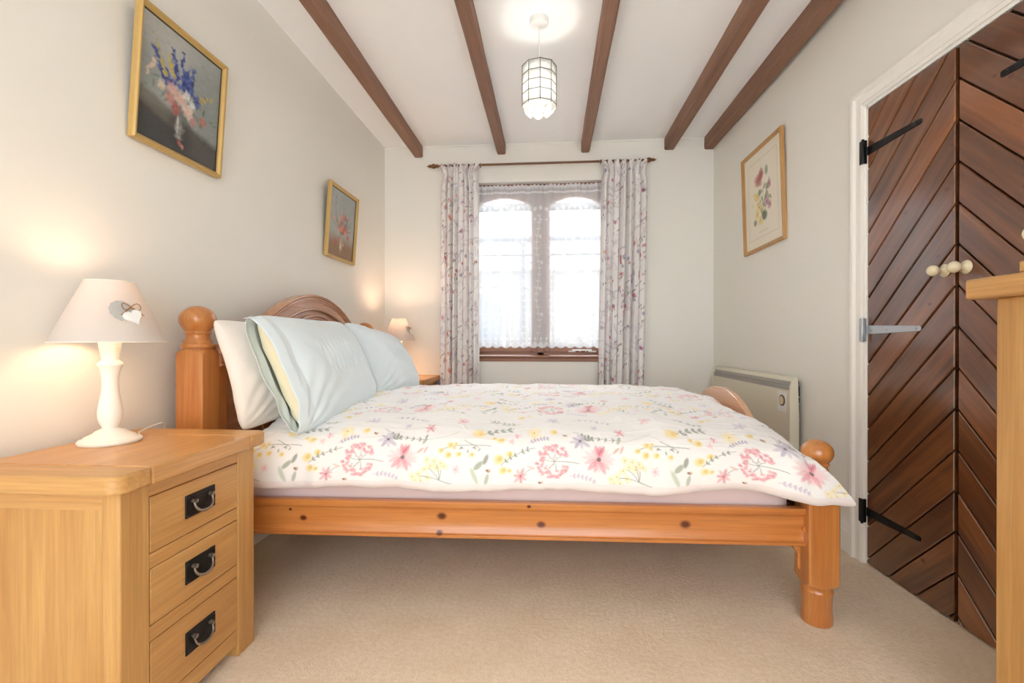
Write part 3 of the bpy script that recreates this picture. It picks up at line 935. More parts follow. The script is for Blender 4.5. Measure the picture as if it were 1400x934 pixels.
rp.build('raised_panel', M['pine_y'], head, smooth=50)

fo_ = arch_outline(0.50, 0.57, 0.750, 0.44, 0.052)
inn = offset_curve(fo_, 0.11)
pp = [(fo_[0][0], 0.27)] + [(p[0], p[1] + 0.01) for p in inn if fo_[0][0] <= p[0] <= fo_[-1][0]] + [(fo_[-1][0], 0.27)]
foot = MB().prism(pp, 'x', BL - 0.008, BL + 0.006).build('footboard', M['pine_foot'], bed, smooth=30)
board(foot, fo_, BL - 0.014, BL + 0.014, 0.27, 0.11, -1, M['pine_foot'], beads=False)

# side rails with stepped moulding and small corner brackets
for (y0, sgn) in ((-0.022, 1), (BW + 0.022, -1)):
    r = MB()
    pr = [(-.003, .275), (-.004, .286), (.003, .288), (.007, .294), (.007, .374), (.003, .380), (-.001, .382), (-.005, .390), (-.005, .408), (.026, .408), (.026, .275)]
    pr = [(y0 + sgn * p[0], p[1]) for p in pr]
    r.prism(pr, 'x', 0.03, BL - 0.045)
    rail = r.build('side_rail', M['pine_x'], bed, bevel=0.0015)
    MB().lathe([(0.0, -.006), (.008, -.004), (.010, 0), (.010, .004)], 0, 0, 14, Matrix.Translation((BL - 0.052, y0 + sgn * -0.001, 0.335)) @ Matrix.Rotation(PI / 2, 4, 'X')).build('bolt_cap', M['pine_x'], rail)
    br = MB().prism([(BL - 0.045, .28), (BL - 0.085, .28), (BL - 0.075, .255), (BL - 0.06, .235), (BL - 0.06, .19), (BL - 0.045, .165)], 'y', y0 + sgn * .03, y0 + sgn * .055)
    br.build('corner_bracket', M['pine_z'], bed, bevel=0.002)
sl = MB()
for k in range(14):
    x = 0.14 + k * 0.155
    MB().box(x, x + 0.07, 0.03, BW - 0.03, 0.275, 0.293).build('slat', M['pine_y'], bed)

# mattress (fitted mauve sheet)
mt = empty('mattress', BM @ Vector((1.15, BW / 2, 0.295)), (0, 0, BA), 'thick mattress in a pinkish mauve fitted sheet inside the pine bed', 'mattress')
MB().box(-1.08, 1.038, -BW / 2 + 0.012, BW / 2 - 0.012, 0.0, 0.315).build('sheet', M['mauve_sheet'], mt, bevel=0.045, seg=5)


# ---- duvet: one draped sheet, dense enough to carry its printed flowers
def duvet():
    prof = [(0.012, .462), (-0.016, .452), (-0.045, .458), (-0.056, .470), (-0.058, .490), (-0.054, .525), (-0.044, .565), (-0.028, .605), (-0.002, .635), (0.035, .655), (0.09, .672), (0.18, .688), (0.35, .703), (0.60, .716), (0.89, .722)]
    prof = prof + [(BW - y, z) for (y, z) in reversed(prof[:-1])]
    P = np.array(prof); s = np.r_[0, np.cumsum(np.hypot(*np.diff(P, axis=0).T))]
    # arc positions: dense near the camera side
    sn = np.concatenate([np.arange(0, 0.42, 0.0024), np.arange(0.42, 1.0, 0.006), np.arange(1.0, s[-1], 0.012), [s[-1]]])
    # smooth the profile
    yy = np.interp(sn, s, P[:, 0]); zz = np.interp(sn, s, P[:, 1])
    def smooth(a):
        d = np.interp(np.linspace(0, s[-1], 1600), sn, a); k = np.hanning(41); k /= k.sum()
        e = np.convolve(np.pad(d, 20, mode='edge'), k, 'valid'); return np.interp(sn, np.linspace(0, s[-1], 1600), e)
    yy, zz = smooth(yy), smooth(zz)
    X0, XE = 0.20, 2.205
    nx = 860
    u = np.linspace(0, 1, nx)
    U, S = np.meshgrid(u, sn)
    Yb = np.repeat(yy[:, None], nx, 1); Zb = np.repeat(zz[:, None], nx, 1)
    drop = np.clip((0.655 - zz) / 0.185, 0, 1); near = (yy < 0.5)
    low = np.where(near, drop, drop)[:, None]
    # near drape swings past the foot post, far drape too
    xe = XE + 0.135 * np.power(low, 0.8)
    X = X0 + U * (xe - X0)
    # amount by which the drape is pushed outward so it hangs clear of the post
    out = np.clip((X - 2.02) / 0.16, 0, 1); out = out * out * (3 - 2 * out)
    sgn = np.where(near, -1, 1)[:, None]
    Yb = Yb + sgn * out * (0.040 + 0.006 * low) * np.clip(low * 7, 0, 1)
    # the surface falls away to the foot at the corners
    edge = np.clip(1 - np.minimum(Yb + 0.05, BW + 0.05 - Yb) / 0.5, 0, 1)
    Zb = Zb - 0.020 * np.clip((X - 1.6) / 0.6, 0, 1) ** 2 - 0.004 * low * np.clip((X - 2.05) / 0.25, 0, 1) ** 1.5
    Zb = Zb - 0.030 * np.clip((X - 2.12) / 0.085, 0, 1) ** 3 * (1 - low)
    # lower to mattress level by the pillows
    Zb = Zb - 0.020 * np.clip((0.75 - X) / 0.5, 0, 1) * (1 - 0.3 * low) + 0.012 * np.clip((0.9 - X) / 0.7, 0, 1) * low
    Zb = Zb + 0.026 * low * np.exp(-((X - 2.04) / 0.16) ** 2)
    # hem waviness and soft creases
    top = 1 - low
    def ns(sx, sy, seed, amp):
        gx = int(3 + 2.4 * sx); gy = int(3 + 2.6 * sy)
        r = np.random.RandomState(seed).uniform(-1, 1, (gy + 4, gx + 4))
        a = X / 2.5 * gx + 1; b = S / s[-1] * gy + 1
        i = np.clip(np.floor(a).astype(int), 0, gx + 2); j = np.clip(np.floor(b).astype(int), 0, gy + 2)
        fa = a - i; fb = b - j; fa = fa * fa * (3 - 2 * fa); fb = fb * fb * (3 - 2 * fb)
        return amp * ((r[j, i] * (1 - fa) + r[j, i + 1] * fa) * (1 - fb) + (r[j + 1, i] * (1 - fa) + r[j + 1, i + 1] * fa) * fb)
    w = ns(6, 4, 1, .010) + ns(14, 10, 2, .005) + ns(10, 22, 3, .0022) + ns(40, 26, 4, .0010)
    cr = np.abs(ns(5, 30, 7, 1.0)); w = w + 0.0025 * np.exp(-(cr / 0.16) ** 2) * top
    cr2 = np.abs(ns(9, 18, 17, 1.0)); w = w + 0.002 * np.exp(-(cr2 / 0.14) ** 2) * top
    Zb = Zb + ns(22, 2, 41, .004) * low + w * top + 0.006 * np.sin(X * 11 + 1.2 * np.sin(X * 3)) * low
    Yb = Yb - sgn * 0 + sgn * (ns(10, 3, 5, .008) + ns(26, 4, 6, .005)) * low
    cv = duvet_canvas()
    hem_s = s[3]
    C = cv.sample(X + 0.335, S - hem_s - 0.014)
    # plain mauve-white reverse on the turned-under hem
    rev = ((S < hem_s + 0.020 + 0.003 * np.sin(X * 9)) | (S > s[-1] - hem_s))[..., None]
    C = np.where(rev, L3(236, 226, 223), C)
    # closing end at the foot: rows dropping between duvet and footboard (only where there is top surface)
    G = np.stack([X, Yb, Zb], -1)
    ends = []
    for k, (dx, dz) in enumerate(((0.010, -.006), (0.016, -.02), (0.016, -.06), (0.012, -.12))):
        e = G[:, -1].copy()
        wgt = np.clip((1 - low[:, 0] * 2.5), 0, 1)
        e[:, 0] += dx * wgt; e[:, 2] += dz * wgt
        e[:, 1] += (-sgn[:, 0]) * 0.002 * (k + 1) * (1 - wgt)
        ends.append(e)
    st_ = []
    for k, dz in enumerate((-.05, -.02, -.006)):
        e = G[:, 0].copy(); e[:, 0] -= (0.016, 0.014, 0.008)[k]; e[:, 2] += dz * np.clip(1 - low[:, 0], 0, 1); st_.append(e)
    G = np.concatenate([np.stack(st_, 1), G, np.stack(ends, 1)], 1)
    C = np.concatenate([np.repeat(C[:, :1], 3, 1), C, np.repeat(C[:, -1:], 4, 1)], 1)
    return G, C


G, C = duvet()
dv = grid('duvet', G, M['printed_cotton'], None, C)
dv.matrix_world = BM
tag(dv, 'white duvet printed with pink, yellow and lavender flowers, draped over the bed', 'duvet')


# ---- pillows
def pillow(name, w, h, t, mat, seed, parent=None, open_end=False, pleats=False, nx=120, ny=90, sag=0.03, wr=0.006):
    """local x = width, z = height, y = thickness (front -y); centred"""
    u = np.linspace(-1, 1, nx); v = np.linspace(-1, 1, ny)
    U, V = np.meshgrid(u, v)
    def gn(sx, sy, sd):
        r = np.random.RandomState(sd).uniform(-1, 1, (sy + 3, sx + 3))
        a = (U + 1) / 2 * sx; b = (V + 1) / 2 * sy
        i = np.floor(a).astype(int); j = np.floor(b).astype(int); fa = a - i; fb = b - j
        fa = fa * fa * (3 - 2 * fa); fb = fb * fb * (3 - 2 * fb)
        return (r[j, i] * (1 - fa) + r[j, i + 1] * fa) * (1 - fb) + (r[j + 1, i] * (1 - fa) + r[j + 1, i + 1] * fa) * fb
    ex = 1 - np.abs(U) ** 4; ey = 1 - np.abs(V) ** 3
    if open_end: ex = np.where(U < 0, np.maximum(ex, 0.36 + 0 * U), ex)
    th = t / 2 * np.sqrt(np.clip(ex * ey, 0, 1))
    sides = []
    for sg in (-1, 1):
        X = U * w / 2 * (1 - 0.05 * (1 - V * V) * np.abs(U)); Z = V * h / 2 * (1 - 0.055 * (1 - U * U) * np.abs(V)); cp = 1 - 0.05 * np.abs(U * V) ** 8; X = X * cp; Z = Z * cp
        edge = np.clip(ex * ey * 3, 0, 1)
        W = wr * (gn(5, 4, seed + sg) + 0.6 * gn(11, 9, seed + 5 + sg)) * edge
        # radial tension creases running from the corners
        W += wr * 0.7 * np.sin(9 * np.arctan2(V + 1.15, U + 1.2) * 3 + gn(4, 4, seed + 3) * 2) * np.exp(-((U + 1) ** 2 + (V + 1) ** 2) * 1.1) * edge
        if pleats and sg < 0:
            W += 0.010 * np.sin(U * 62) * np.exp(-((V - 0.10) / 0.20) ** 2) * np.exp(-(U / 0.42) ** 4)
        Y = sg * (th + W * np.clip(th / t * 4, 0, 1))
        Y = Y + sag * (V * V * 0.4)
        if sg > 0: X = X[:, ::-1] * 1.0; Y = Y[:, ::-1]; Z = Z[:, ::-1]
        sides.append(np.stack([X, Y, Z], -1))
    if not open_end:
        G = np.concatenate([sides[0], sides[1][:, 1:-1]], 1)
        return grid(name, G, mat, parent, closed_u=True)
    # open at u=-1: start at the front sheet's open edge, round the far end, back to the open edge
    f_ = sides[0]; b_ = sides[1]
    n_fl = 6
    ff = np.stack([f_[:, 0] + np.array([-0.007 * k, 0.003 * k, 0]) for k in range(n_fl, 0, -1)], 1)
    bb = np.stack([b_[:, -1] + np.array([-0.006 * k, -0.002 * k, 0]) for k in range(1, n_fl + 1)], 1)
    G = np.concatenate([ff, f_, b_[:, 1:], bb], 1)
    o = grid(name, G, mat, parent)
    sd = o.modifiers.new('cloth_thickness', 'SOLIDIFY'); sd.thickness = 0.002
    return o


def put_pillow(root_name, label, ybed, xb, zb, xt, zt, w, mat, seed, group=None, **k):
    """stand a pillow against the headboard: bottom centre (xb,zb), top centre (xt,zt) in bed space"""
    h = math.hypot(xt - xb, zt - zb); lean = math.atan2(xb - xt, zt - zb)
    ce = BM @ Vector(((xb + xt) / 2, ybed, (zb + zt) / 2))
    e = empty(root_name, ce, (0, 0, 0), label, 'pillow', group)
    # local x -> bed y ; local z -> up & back ; local -y -> bed +x
    R = Matrix.Rotation(BA, 3, 'Z') @ Matrix.Rotation(PI / 2, 3, 'Z') @ Matrix.Rotation(-lean, 3, 'X')
    e.rotation_euler = R.to_euler()
    e.rotation_euler.rotate_axis('Y', k.pop('roll', 0.0))
    return e, h


e, h = put_pillow('pillow', 'white pillow behind the duck-egg one beside the near bedpost', 0.335, 0.195, .67, 0.085, 1.075, .80, M['white_cotton'], 3, 'white pillows at the back')
pillow('pillow_case', .78, h + .02, .13, M['white_cotton'], 3, e)
e, h = put_pillow('pillow', 'white pillow behind the duck-egg one on the window side', 1.42, 0.195, .67, 0.085, 1.06, .80, M['white_cotton'], 8, 'white pillows at the back')
pillow('pillow_case', .80, h + .0, .13, M['white_cotton'], 8, e)
e, h = put_pillow('pillow', 'large duck-egg blue pillow with gathered pleats, nearest the camera on the bed', 0.395, 0.40, .652, 0.205, 1.095, .82, M['duck_egg'], 21, 'duck-egg pillows at the front', roll=0.0)
pillow('pillow_case', .80, h + .02, .20, M['duck_egg'], 21, e, open_end=True, pleats=True, nx=220, ny=130, wr=.007)
pillow('inner_pillow', .765, h - .02, .175, M['cream_cotton'], 22, e)
e, h = put_pillow('pillow', 'duck-egg blue pillow with gathered pleats on the window side of the bed', 1.20, 0.43, .672, 0.225, 1.062, .82, M['duck_egg'], 31, 'duck-egg pillows at the front', roll=math.radians(7))
pillow('pillow_case', .76, h + .02, .18, M['duck_egg'], 31, e, pleats=True, nx=220, ny=130, wr=.007)


# ------------------------------------------------------------------ bedside cabinets
def cup_handle(parent, y, z, x):
    """black iron plate with worn swing bail on a drawer front at plane x"""
    p = MB(); p.box(x, x + 0.004, y - 0.056, y + 0.056, z - 0.031, z + 0.031)
    for sy in (-1, 1):
        for sz in (-1, 1):
            p.lathe([(0, -.002), (.0045, 0), (.003, .003), (0, .004)], 0, 0, 10, Matrix.Translation((x + .003, y + sy * .050, z + sz * .025)) @ Matrix.Rotation(PI / 2, 4, 'Y'))
    pl = p.build('handle_plate', M['black_iron'], parent, bevel=0.0012)
    b = MB()
    pts = []
    for k in range(19):
        a = PI * k / 18
        pts.append((x + 0.010 + 0.010 * math.sin(a), y - 0.034 * math.cos(a) * (1 + .12 * math.sin(a)), z + 0.010 - 0.032 * math.sin(a) ** 0.8))
    b.tube(pts, [0.0025 + 0.0018 * math.sin(PI * k / 18) for k in range(19)], 8)
    for sy in (-1, 1):
        b.lathe([(0, -.002), (.006, 0), (.0065, .006), (.005, .011), (.006, .013), (.0, .016)], 0, 0, 12, Matrix.Translation((x + .004, y + sy * .032, z + .012)) @ Matrix.Rotation(PI / 2, 4, 'Y'))
    b.build('bail_handle', M['pewter'], parent, smooth=50)


def bedside(loc, label):
    """local: front faces +x, near side is -y; footprint x 0..0.42, y 0..0.495"""
    r = empty('bedside_cabinet', loc, (0, 0, 0), label, 'bedside cabinet', 'oak bedside cabinets')
    D, W_, H_ = 0.425, 0.495, 0.652
    pw = 0.082
    # legs: front and rear posts full height
    for (x0, x1, y0, y1) in ((D - 0.045, D, 0, pw), (D - 0.045, D, W_ - pw, W_), (0, 0.06, 0, 0.045), (0, 0.06, W_ - 0.045, W_)):
        MB().box(x0, x1, y0, y1, 0, H_).build('leg', M['oak_z'], r, bevel=0.004)
    for y0 in (0.006, W_ - 0.022):
        MB().box(0.06, D - 0.045, y0, y0 + 0.016, 0.06, H_ - 0.045).build('side_panel', M['oak_z'], r)
        MB().box(0.06, D - 0.045, y0 - (0.003 if y0 < .1 else -.003), y0 + 0.016, H_ - 0.045, H_).build('side_rail', M['oak_x'], r)
        MB().box(0.06, D - 0.045, y0, y0 + 0.016, 0.03, 0.075).build('side_rail', M['oak_x'], r)
    MB().box(0, 0.015, 0.045, W_ - 0.045, 0.06, H_).build('back_panel', M['oak_z'], r)
    cz = MB(); cz.box(0.02, D - 0.02, 0.03, W_ - 0.03, 0.07, 0.085)
    cz.build('base_board', M['oak_y'], r)
    # front rails between drawers
    zs = [(0.040, 0.088), (0.256, 0.293), (0.436, 0.472), (0.615, 0.652)]
    for z0, z1 in zs:
        MB().box(D - 0.03, D - 0.002, pw, W_ - pw, z0, z1).build('front_rail', M['oak_y'], r, bevel=0.001)
    for (z0, z1) in ((0.088, 0.256), (0.293, 0.436), (0.472, 0.615)):
        g = 0.0025
        d = MB().box(D - 0.026, D - 0.001, pw + g, W_ - pw - g, z0 + g, z1 - g).build('drawer', M['oak_y'], r, bevel=0.002)
        bk = MB(); bk.box(0.03, D - 0.03, pw + .01, W_ - pw - .01, z0 + .012, z1 - .012)
        bk.build('drawer_box', M['oak_dark'], d)
        cup_handle(d, W_ / 2 + 0.004, (z0 + z1) / 2 + 0.004, D - 0.001)
    # thick top with rounded corners and bread-board joints
    t = MB(); poly = []
    x1, y0, y1, rr = D + 0.028, -0.036, W_ + 0.036, 0.035
    poly.append((-0.012, y0))
    for k in range(7):
        a = -PI / 2 + PI / 2 * k / 6; poly.append((x1 - rr + rr * math.cos(a), y0 + rr + rr * math.sin(a)))
    for k in range(7):
        a = PI / 2 * k / 6; poly.append((x1 - rr + rr * math.cos(a), y1 - rr + rr * math.sin(a)))
    poly.append((-0.012, y1))
    ya, yb = y0 + 0.095, y1 - 0.095
    t.prism([(-0.012, ya), (x1, ya), (x1, yb), (-0.012, yb)], 'z', H_, H_ + 0.043)
    t.build('top', M['oak_top'], r, bevel=0.006, seg=3)
    MB().prism([p for p in poly if p[1] < ya] + [(x1, ya - .0006), (-0.012, ya - .0006)], 'z', H_, H_ + 0.043).build('top_end', M['oak_x'], r, bevel=0.006, seg=3)
    MB().prism([(-0.012, yb + .0006), (x1, yb + .0006)] + [p for p in poly if p[1] > yb], 'z', H_, H_ + 0.043).build('top_end', M['oak_x'], r, bevel=0.006, seg=3)
    return r


bedside((-1.405, 1.010, 0), 'oak three-drawer bedside cabinet in the left foreground')
bedside((-1.405, 3.568, 0), 'oak bedside cabinet by the window, mostly hidden behind the bed')


# ------------------------------------------------------------------ table lamps
def table_lamp(loc, label, s=1.0, heart=0.0, power=1.0):
    r = empty('table_lamp', loc, (0, 0, heart), label, 'table lamp', 'bedside table lamps')
    pr = [(0, 0), (.074, 0), (.077, .004), (.077, .009), (.073, .013), (.066, .015), (.060, .021), (.050, .026), (.042, .030), (.036, .036), (.026, .040), (.0195, .044),
          (.021, .050), (.027, .062), (.0305, .078), (.0305, .094), (.027, .118), (.0225, .145), (.0205, .170), (.0205, .190), (.023, .210), (.0275, .224), (.030, .228), (.031, .232), (.029, .238), (.0215, .244),
          (.0205, .246), (.0225, .262), (.024, .268), (.0235, .270), (.0255, .276), (.025, .278), (.027, .284), (.0265, .286), (.028, .294), (.0285, .302), (.010, .304), (.010, .33)]
    MB().lathe([(a * s, b) for a, b in pr], 0, 0, 40).build('base', M['lamp_base'], r, smooth=24)
    sh = MB(); n = 64; vs = []; fs = []
    RB, RT, z0, z1 = 0.138 * s, 0.060 * s, 0.299, 0.478
    prof = [(RB, z0), (RT, z1), (RT - .0015, z1), (RB - .0015, z0)]
    for (rr, z) in prof:
        for k in range(n):
            a = 2 * PI * k / n; vs.append((rr * math.cos(a), rr * math.sin(a), z))
    for i in range(4):
        j = (i + 1) % 4
        for k in range(n): fs.append((i * n + k, i * n + (k + 1) % n, j * n + (k + 1) % n, j * n + k))
    sh.add(vs, fs)
    shade = sh.build('lamp_shade', M['shade'], r, smooth=50)
    tr = MB()
    for rr, z in ((RB, z0), (RT, z1)):
        tr = MB(); tr.tube([((rr - .0005) * math.cos(2 * PI * k / 48), (rr - .0005) * math.sin(2 * PI * k / 48), z) for k in range(48)], 0.0016, 6, closed=True)
        tr.build('wire_rim', M['lamp_base'], shade)
    sp = MB()
    for k in range(3):
        a = 2 * PI * k / 3; sp.tube([(0.012 * math.cos(a), .012 * math.sin(a), .335), ((RT + .02) * math.cos(a), (RT + .02) * math.sin(a), z1 - 0.05)], .0012, 5)
    sp.build('shade_carrier', M['steel'], shade)
    MB().lathe([(.0, .33), (.012, .333), (.013, .35), (.022, .375), (.024, .39), (.018, .408), (0, .415)], 0, 0, 20).build('bulb', M['bulb_warm'], r, smooth=60)
    # heart charm tied with twine on the +x side of the shade
    slope = math.atan2(RB - RT, z1 - z0)
    zc = 0.385; rc = RB + (RT - RB) * (zc - z0) / (z1 - z0)
    hp = []
    for k in range(28):
        t = 2 * PI * k / 28
        hp.append((0.0019 * 16 * math.sin(t) ** 3 * .8, 0.0019 * (13 * math.cos(t) - 5 * math.cos(2 * t) - 2 * math.cos(3 * t) - math.cos(4 * t)) * .8))
    hm = MB().prism(hp, 'x', 0.002, 0.009)
    T = Matrix.Translation((rc, 0, zc)) @ Matrix.Rotation(-slope, 4, 'Y')
    hm.xf(T @ Matrix.Translation((0, 0, -0.016)) @ Matrix.Rotation(0.35, 4, 'X')).build('heart_charm', M['heart_white'], r, bevel=0.0015)
    tw = MB()
    for sg in (-1, 1):
        tw.tube([T @ Vector((0.006 + .003 * math.sin(PI * k / 8), sg * 0.024 * math.sin(PI * k / 8), 0.014 + 0.011 * math.sin(2 * PI * k / 8))) for k in range(9)], 0.0014, 6)
        tw.tube([T @ Vector((0.006, 0, .012)), T @ Vector((.006, sg * .018, -.002)), T @ Vector((.005, sg * .030, -.012))], 0.0013, 6)
    tw.build('twine_bow', M['twine'], r)
    dp = []
    for k in range(60):
        a = 2 * PI * k / 60; rr = .030 + .0022 * abs(math.sin(a * 6)); dp.append((rr * math.cos(a), rr * math.sin(a)))
    MB().prism(dp, 'x', -0.001, 0.0012).xf(T @ Matrix.Translation((0, -.022, .004))).build('doily', M['doily'], r)
    cb = MB()
    cb.tube([(0.03, 0.065, 0.008), (0.0, .10, .012), (-.01, .16, .020), (-.02, .21, .022), (-.03, .235, .012), (-0.05, .26, -.03), (-.07, .27, -.3)], 0.0025, 8)
    cb.xf(Matrix.Rotation(-heart, 4, 'Z'))
    cb.build('power_cord', M['white_plastic'], r, smooth=60)
    li = bpy.data.lights.new('lamp_glow', 'POINT'); li.energy = LAMP_W * power; li.color = LAMP_COL; li.shadow_soft_size = 0.02
    lo = bpy.data.objects.new('lamp_light', li); COL.objects.link(lo); lo.parent = r; lo.location = (0, 0, 0.44)
    return r


table_lamp((-1.305, 1.315, 0.695), 'white turned table lamp with pale conical shade and heart charm, in the left foreground', 1.0, math.radians(-18))
table_lamp((-1.225, 3.79, 0.695), 'small lit table lamp in the corner beside the left curtain', 0.93, math.radians(-10), 4.0)

# ------------------------------------------------------------------ pictures
def frame(parent, w, h, fw, fd, mat):
    fr = MB()
    pr = [(0, 0), (0, -fd * .75), (fw * .2, -fd), (fw * .55, -fd * .92), (fw * .8, -fd * .6), (fw, -fd * .5), (fw, 0)]
    n = len(pr); vs = []; fs = []
    for (sx, sz) in ((-1, -1), (1, -1), (1, 1), (-1, 1)):
        for (d, y) in pr: vs.append((sx * (w / 2 - d), y, sz * (h / 2 - d)))
    for i in range(4):
        j = (i + 1) % 4
        for k in range(n): fs.append((i * n + k, i * n + (k + 1) % n, j * n + (k + 1) % n, j * n + k))
    fr.add(vs, fs)
    return fr.build('frame', mat, parent, smooth=25)


def picture_sheet(parent, cv, w, h, y):
    nx, nz = int(w / 0.0022), int(h / 0.0022)
    X, Z = np.meshgrid(np.linspace(0, w, nx), np.linspace(0, h, nz))
    G = np.stack([X - w / 2, np.full_like(X, y), Z - h / 2], -1)
    return grid('artwork', G, M['picture'], parent, cv.sample(X, Z))


def painting(kind):
    w, h = 0.40, 0.445
    if kind == 0:
        c = Canvas(w, h, 0.0018, L3(164, 168, 166), wrap=False)
        c.ell(.1, .40, .3, .12, 0, L3(184, 184, 178), .7, .6); c.ell(.35, .25, .15, .2, 0, L3(120, 130, 128), .6, .7); c.ell(.03, .24, .1, .12, 0, L3(134, 142, 138), .6, .7)
        c.ell(.2, .04, .42, .085, -.1, L3(74, 74, 74), 1, .2); c.ell(.1, .13, .2, .03, -.25, L3(112, 108, 98), .8, .4); c.ell(.32, .05, .14, .05, -.2, L3(92, 90, 86), .7, .5)
        c.ell(.20, .10, .055, .08, .2, L3(52, 52, 54), .55, .5)
        c.ell(.19, .10, .018, .04, 0, L3(150, 150, 146), .8, .35); c.ell(.19, .062, .02, .006, 0, L3(190, 186, 178), .8); c.ell(.183, .11, .005, .035, 0, L3(206, 204, 198), .8)
        rg = random.Random(2)
        for k in range(46):
            x, y = rg.gauss(.2, .07), rg.gauss(.2, .03)
            c.petal(x, y, rg.uniform(0, 6.3), .03, .009, L3(96, 112, 88), .6)
        def spire(x0, y0, x1, y1, cols, n=20, r=.009):
            for k in range(n):
                t = k / n; rr = r * (1 - .6 * t)
                c.ell(x0 + (x1 - x0) * t + rg.uniform(-rr, rr) * 1.3, y0 + (y1 - y0) * t + rg.uniform(-rr, rr), rr, rr * .8, rg.uniform(0, 3), cols[k % len(cols)], .9, .3)
        B = [L3(66, 84, 150), L3(94, 110, 172), L3(50, 62, 118)]
        for a in ((.14, .25, .05, .34), (.17, .26, .14, .38), (.2, .26, .19, .40), (.23, .26, .25, .36), (.26, .23, .33, .28), (.21, .25, .22, .34), (.12, .24, .08, .29)): spire(*a, B, 26, .012)
        for a in ((.12, .26, .05, .39), (.29, .25, .37, .30), (.15, .28, .12, .36)): spire(*a, [L3(196, 176, 96), L3(170, 160, 96)], 18, .009)
        spire(.06, .28, .03, .22, [L3(214, 190, 170)], 10, .01)
        for (x, y, R, cc) in ((.15, .23, .030, L3(222, 178, 168)), (.19, .21, .034, L3(232, 196, 180)), (.23, .18, .034, L3(236, 208, 196)), (.14, .19, .026, L3(204, 142, 134)), (.17, .165, .028, L3(180, 96, 92)),
                              (.22, .235, .022, L3(240, 240, 236)), (.25, .215, .020, L3(238, 238, 232)), (.10, .22, .022, L3(226, 208, 180)), (.31, .175, .024, L3(196, 118, 106)), (.26, .15, .02, L3(204, 130, 124)), (.195, .045, .013, L3(190, 110, 104)), (.21, .035, .012, L3(214, 150, 140))):
            star(c, x, y, R, 7, cc, L3(190, 150, 90), rg.uniform(0, 2), .9, .6, cc * .8)
        c.smear(900, 3, (.004, .016), .045)
    elif kind == 1:
        c = Canvas(w, h, 0.0025, L3(172, 178, 176), wrap=False)
        c.ell(.2, .02, .4, .11, 0, L3(146, 118, 92), 1, .5); c.ell(.3, .35, .15, .15, 0, L3(160, 168, 168), .7, .6)
        c.ell(.2, .09, .022, .05, 0, L3(186, 172, 150), .8, .4); c.ell(.195, .075, .008, .02, 0, L3(230, 224, 210), .9)
        rg = random.Random(6)
        for k in range(34): c.petal(.2 + rg.uniform(-.02, .02), .16, rg.uniform(.3, 2.8), rg.uniform(.06, .2), .006, L3(104, 112, 92), .6)
        for k in range(26):
            x, y = rg.gauss(.2, .055), rg.gauss(.22, .055)
            star(c, x, y, rg.uniform(.012, .028), 6, (L3(206, 92, 80), L3(226, 160, 146), L3(214, 178, 130), L3(190, 86, 84))[k % 4], L3(160, 120, 70), rg.uniform(0, 2), .85, .6)
        c.line(curve(.15, .2, .09, .40, .1), .003, L3(110, 96, 84), .8)
        c.smear(700, 4, (.004, .016), .05)
    else:
        w, h = 0.50, 0.63
        c = Canvas(w, h, 0.0022, L3(240, 232, 214), wrap=False)
        b0, b1 = .055, .06
        for (xa, ya, xb_, yb_) in ((b0, b1, w - b0, b1), (w - b0, b1, w - b0, h - b1), (w - b0, h - b1, b0, h - b1), (b0, h - b1, b0, b1)):
            c.line([(xa, ya), (xb_, yb_)], .0035, L3(216, 206, 186), .9)
        rg = random.Random(4); cx = .25
        for k in range(9): c.line(curve(cx, .18, cx + rg.uniform(-.11, .11), .3 + rg.uniform(-.02, .14), rg.uniform(-.1, .1)), .003, L3(120, 132, 96), .8)
        for k in range(22): c.petal(cx + rg.uniform(-.1, .1), .2 + rg.uniform(0, .18), rg.uniform(0, 6.3), .045, .02, L3(128, 146, 108), .8)
        for (x, y, R, c1, c2) in ((.20, .44, .055, L3(176, 76, 82), L3(200, 112, 110)), (.24, .47, .04, L3(160, 62, 70), L3(186, 96, 98)), (.34, .37, .032, L3(166, 100, 122), L3(200, 150, 160)), (.30, .27, .036, L3(176, 120, 148), L3(206, 166, 184)), (.34, .24, .03, L3(186, 120, 140), L3(206, 160, 170)),
                                  (.18, .33, .032, L3(226, 200, 110), L3(240, 222, 150)), (.15, .35, .028, L3(230, 204, 120), L3(240, 222, 150)), (.20, .26, .045, L3(228, 196, 110), L3(242, 224, 160)), (.17, .22, .036, L3(228, 200, 112), L3(240, 222, 150)), (.21, .17, .036, L3(224, 192, 100), L3(240, 222, 150)), (.12, .29, .02, L3(236, 220, 150), L3(242, 230, 180))):
            star(c, x, y, R, 7, c1, L3(130, 110, 60), rg.uniform(0, 2), .85, .75, c2)
        c.ell(.27, .19, .034, .03, 0, L3(96, 116, 88), .9); c.ell(.31, .47, .02, .03, 0, L3(140, 156, 128), .8); c.ell(.14, .17, .022, .02, 0, L3(110, 124, 90), .8)
        for k in range(5): c.line([(.19, .095 - k * 0.0), (.31, .095)], .0015, L3(206, 196, 176), .5)
    return c, w, h


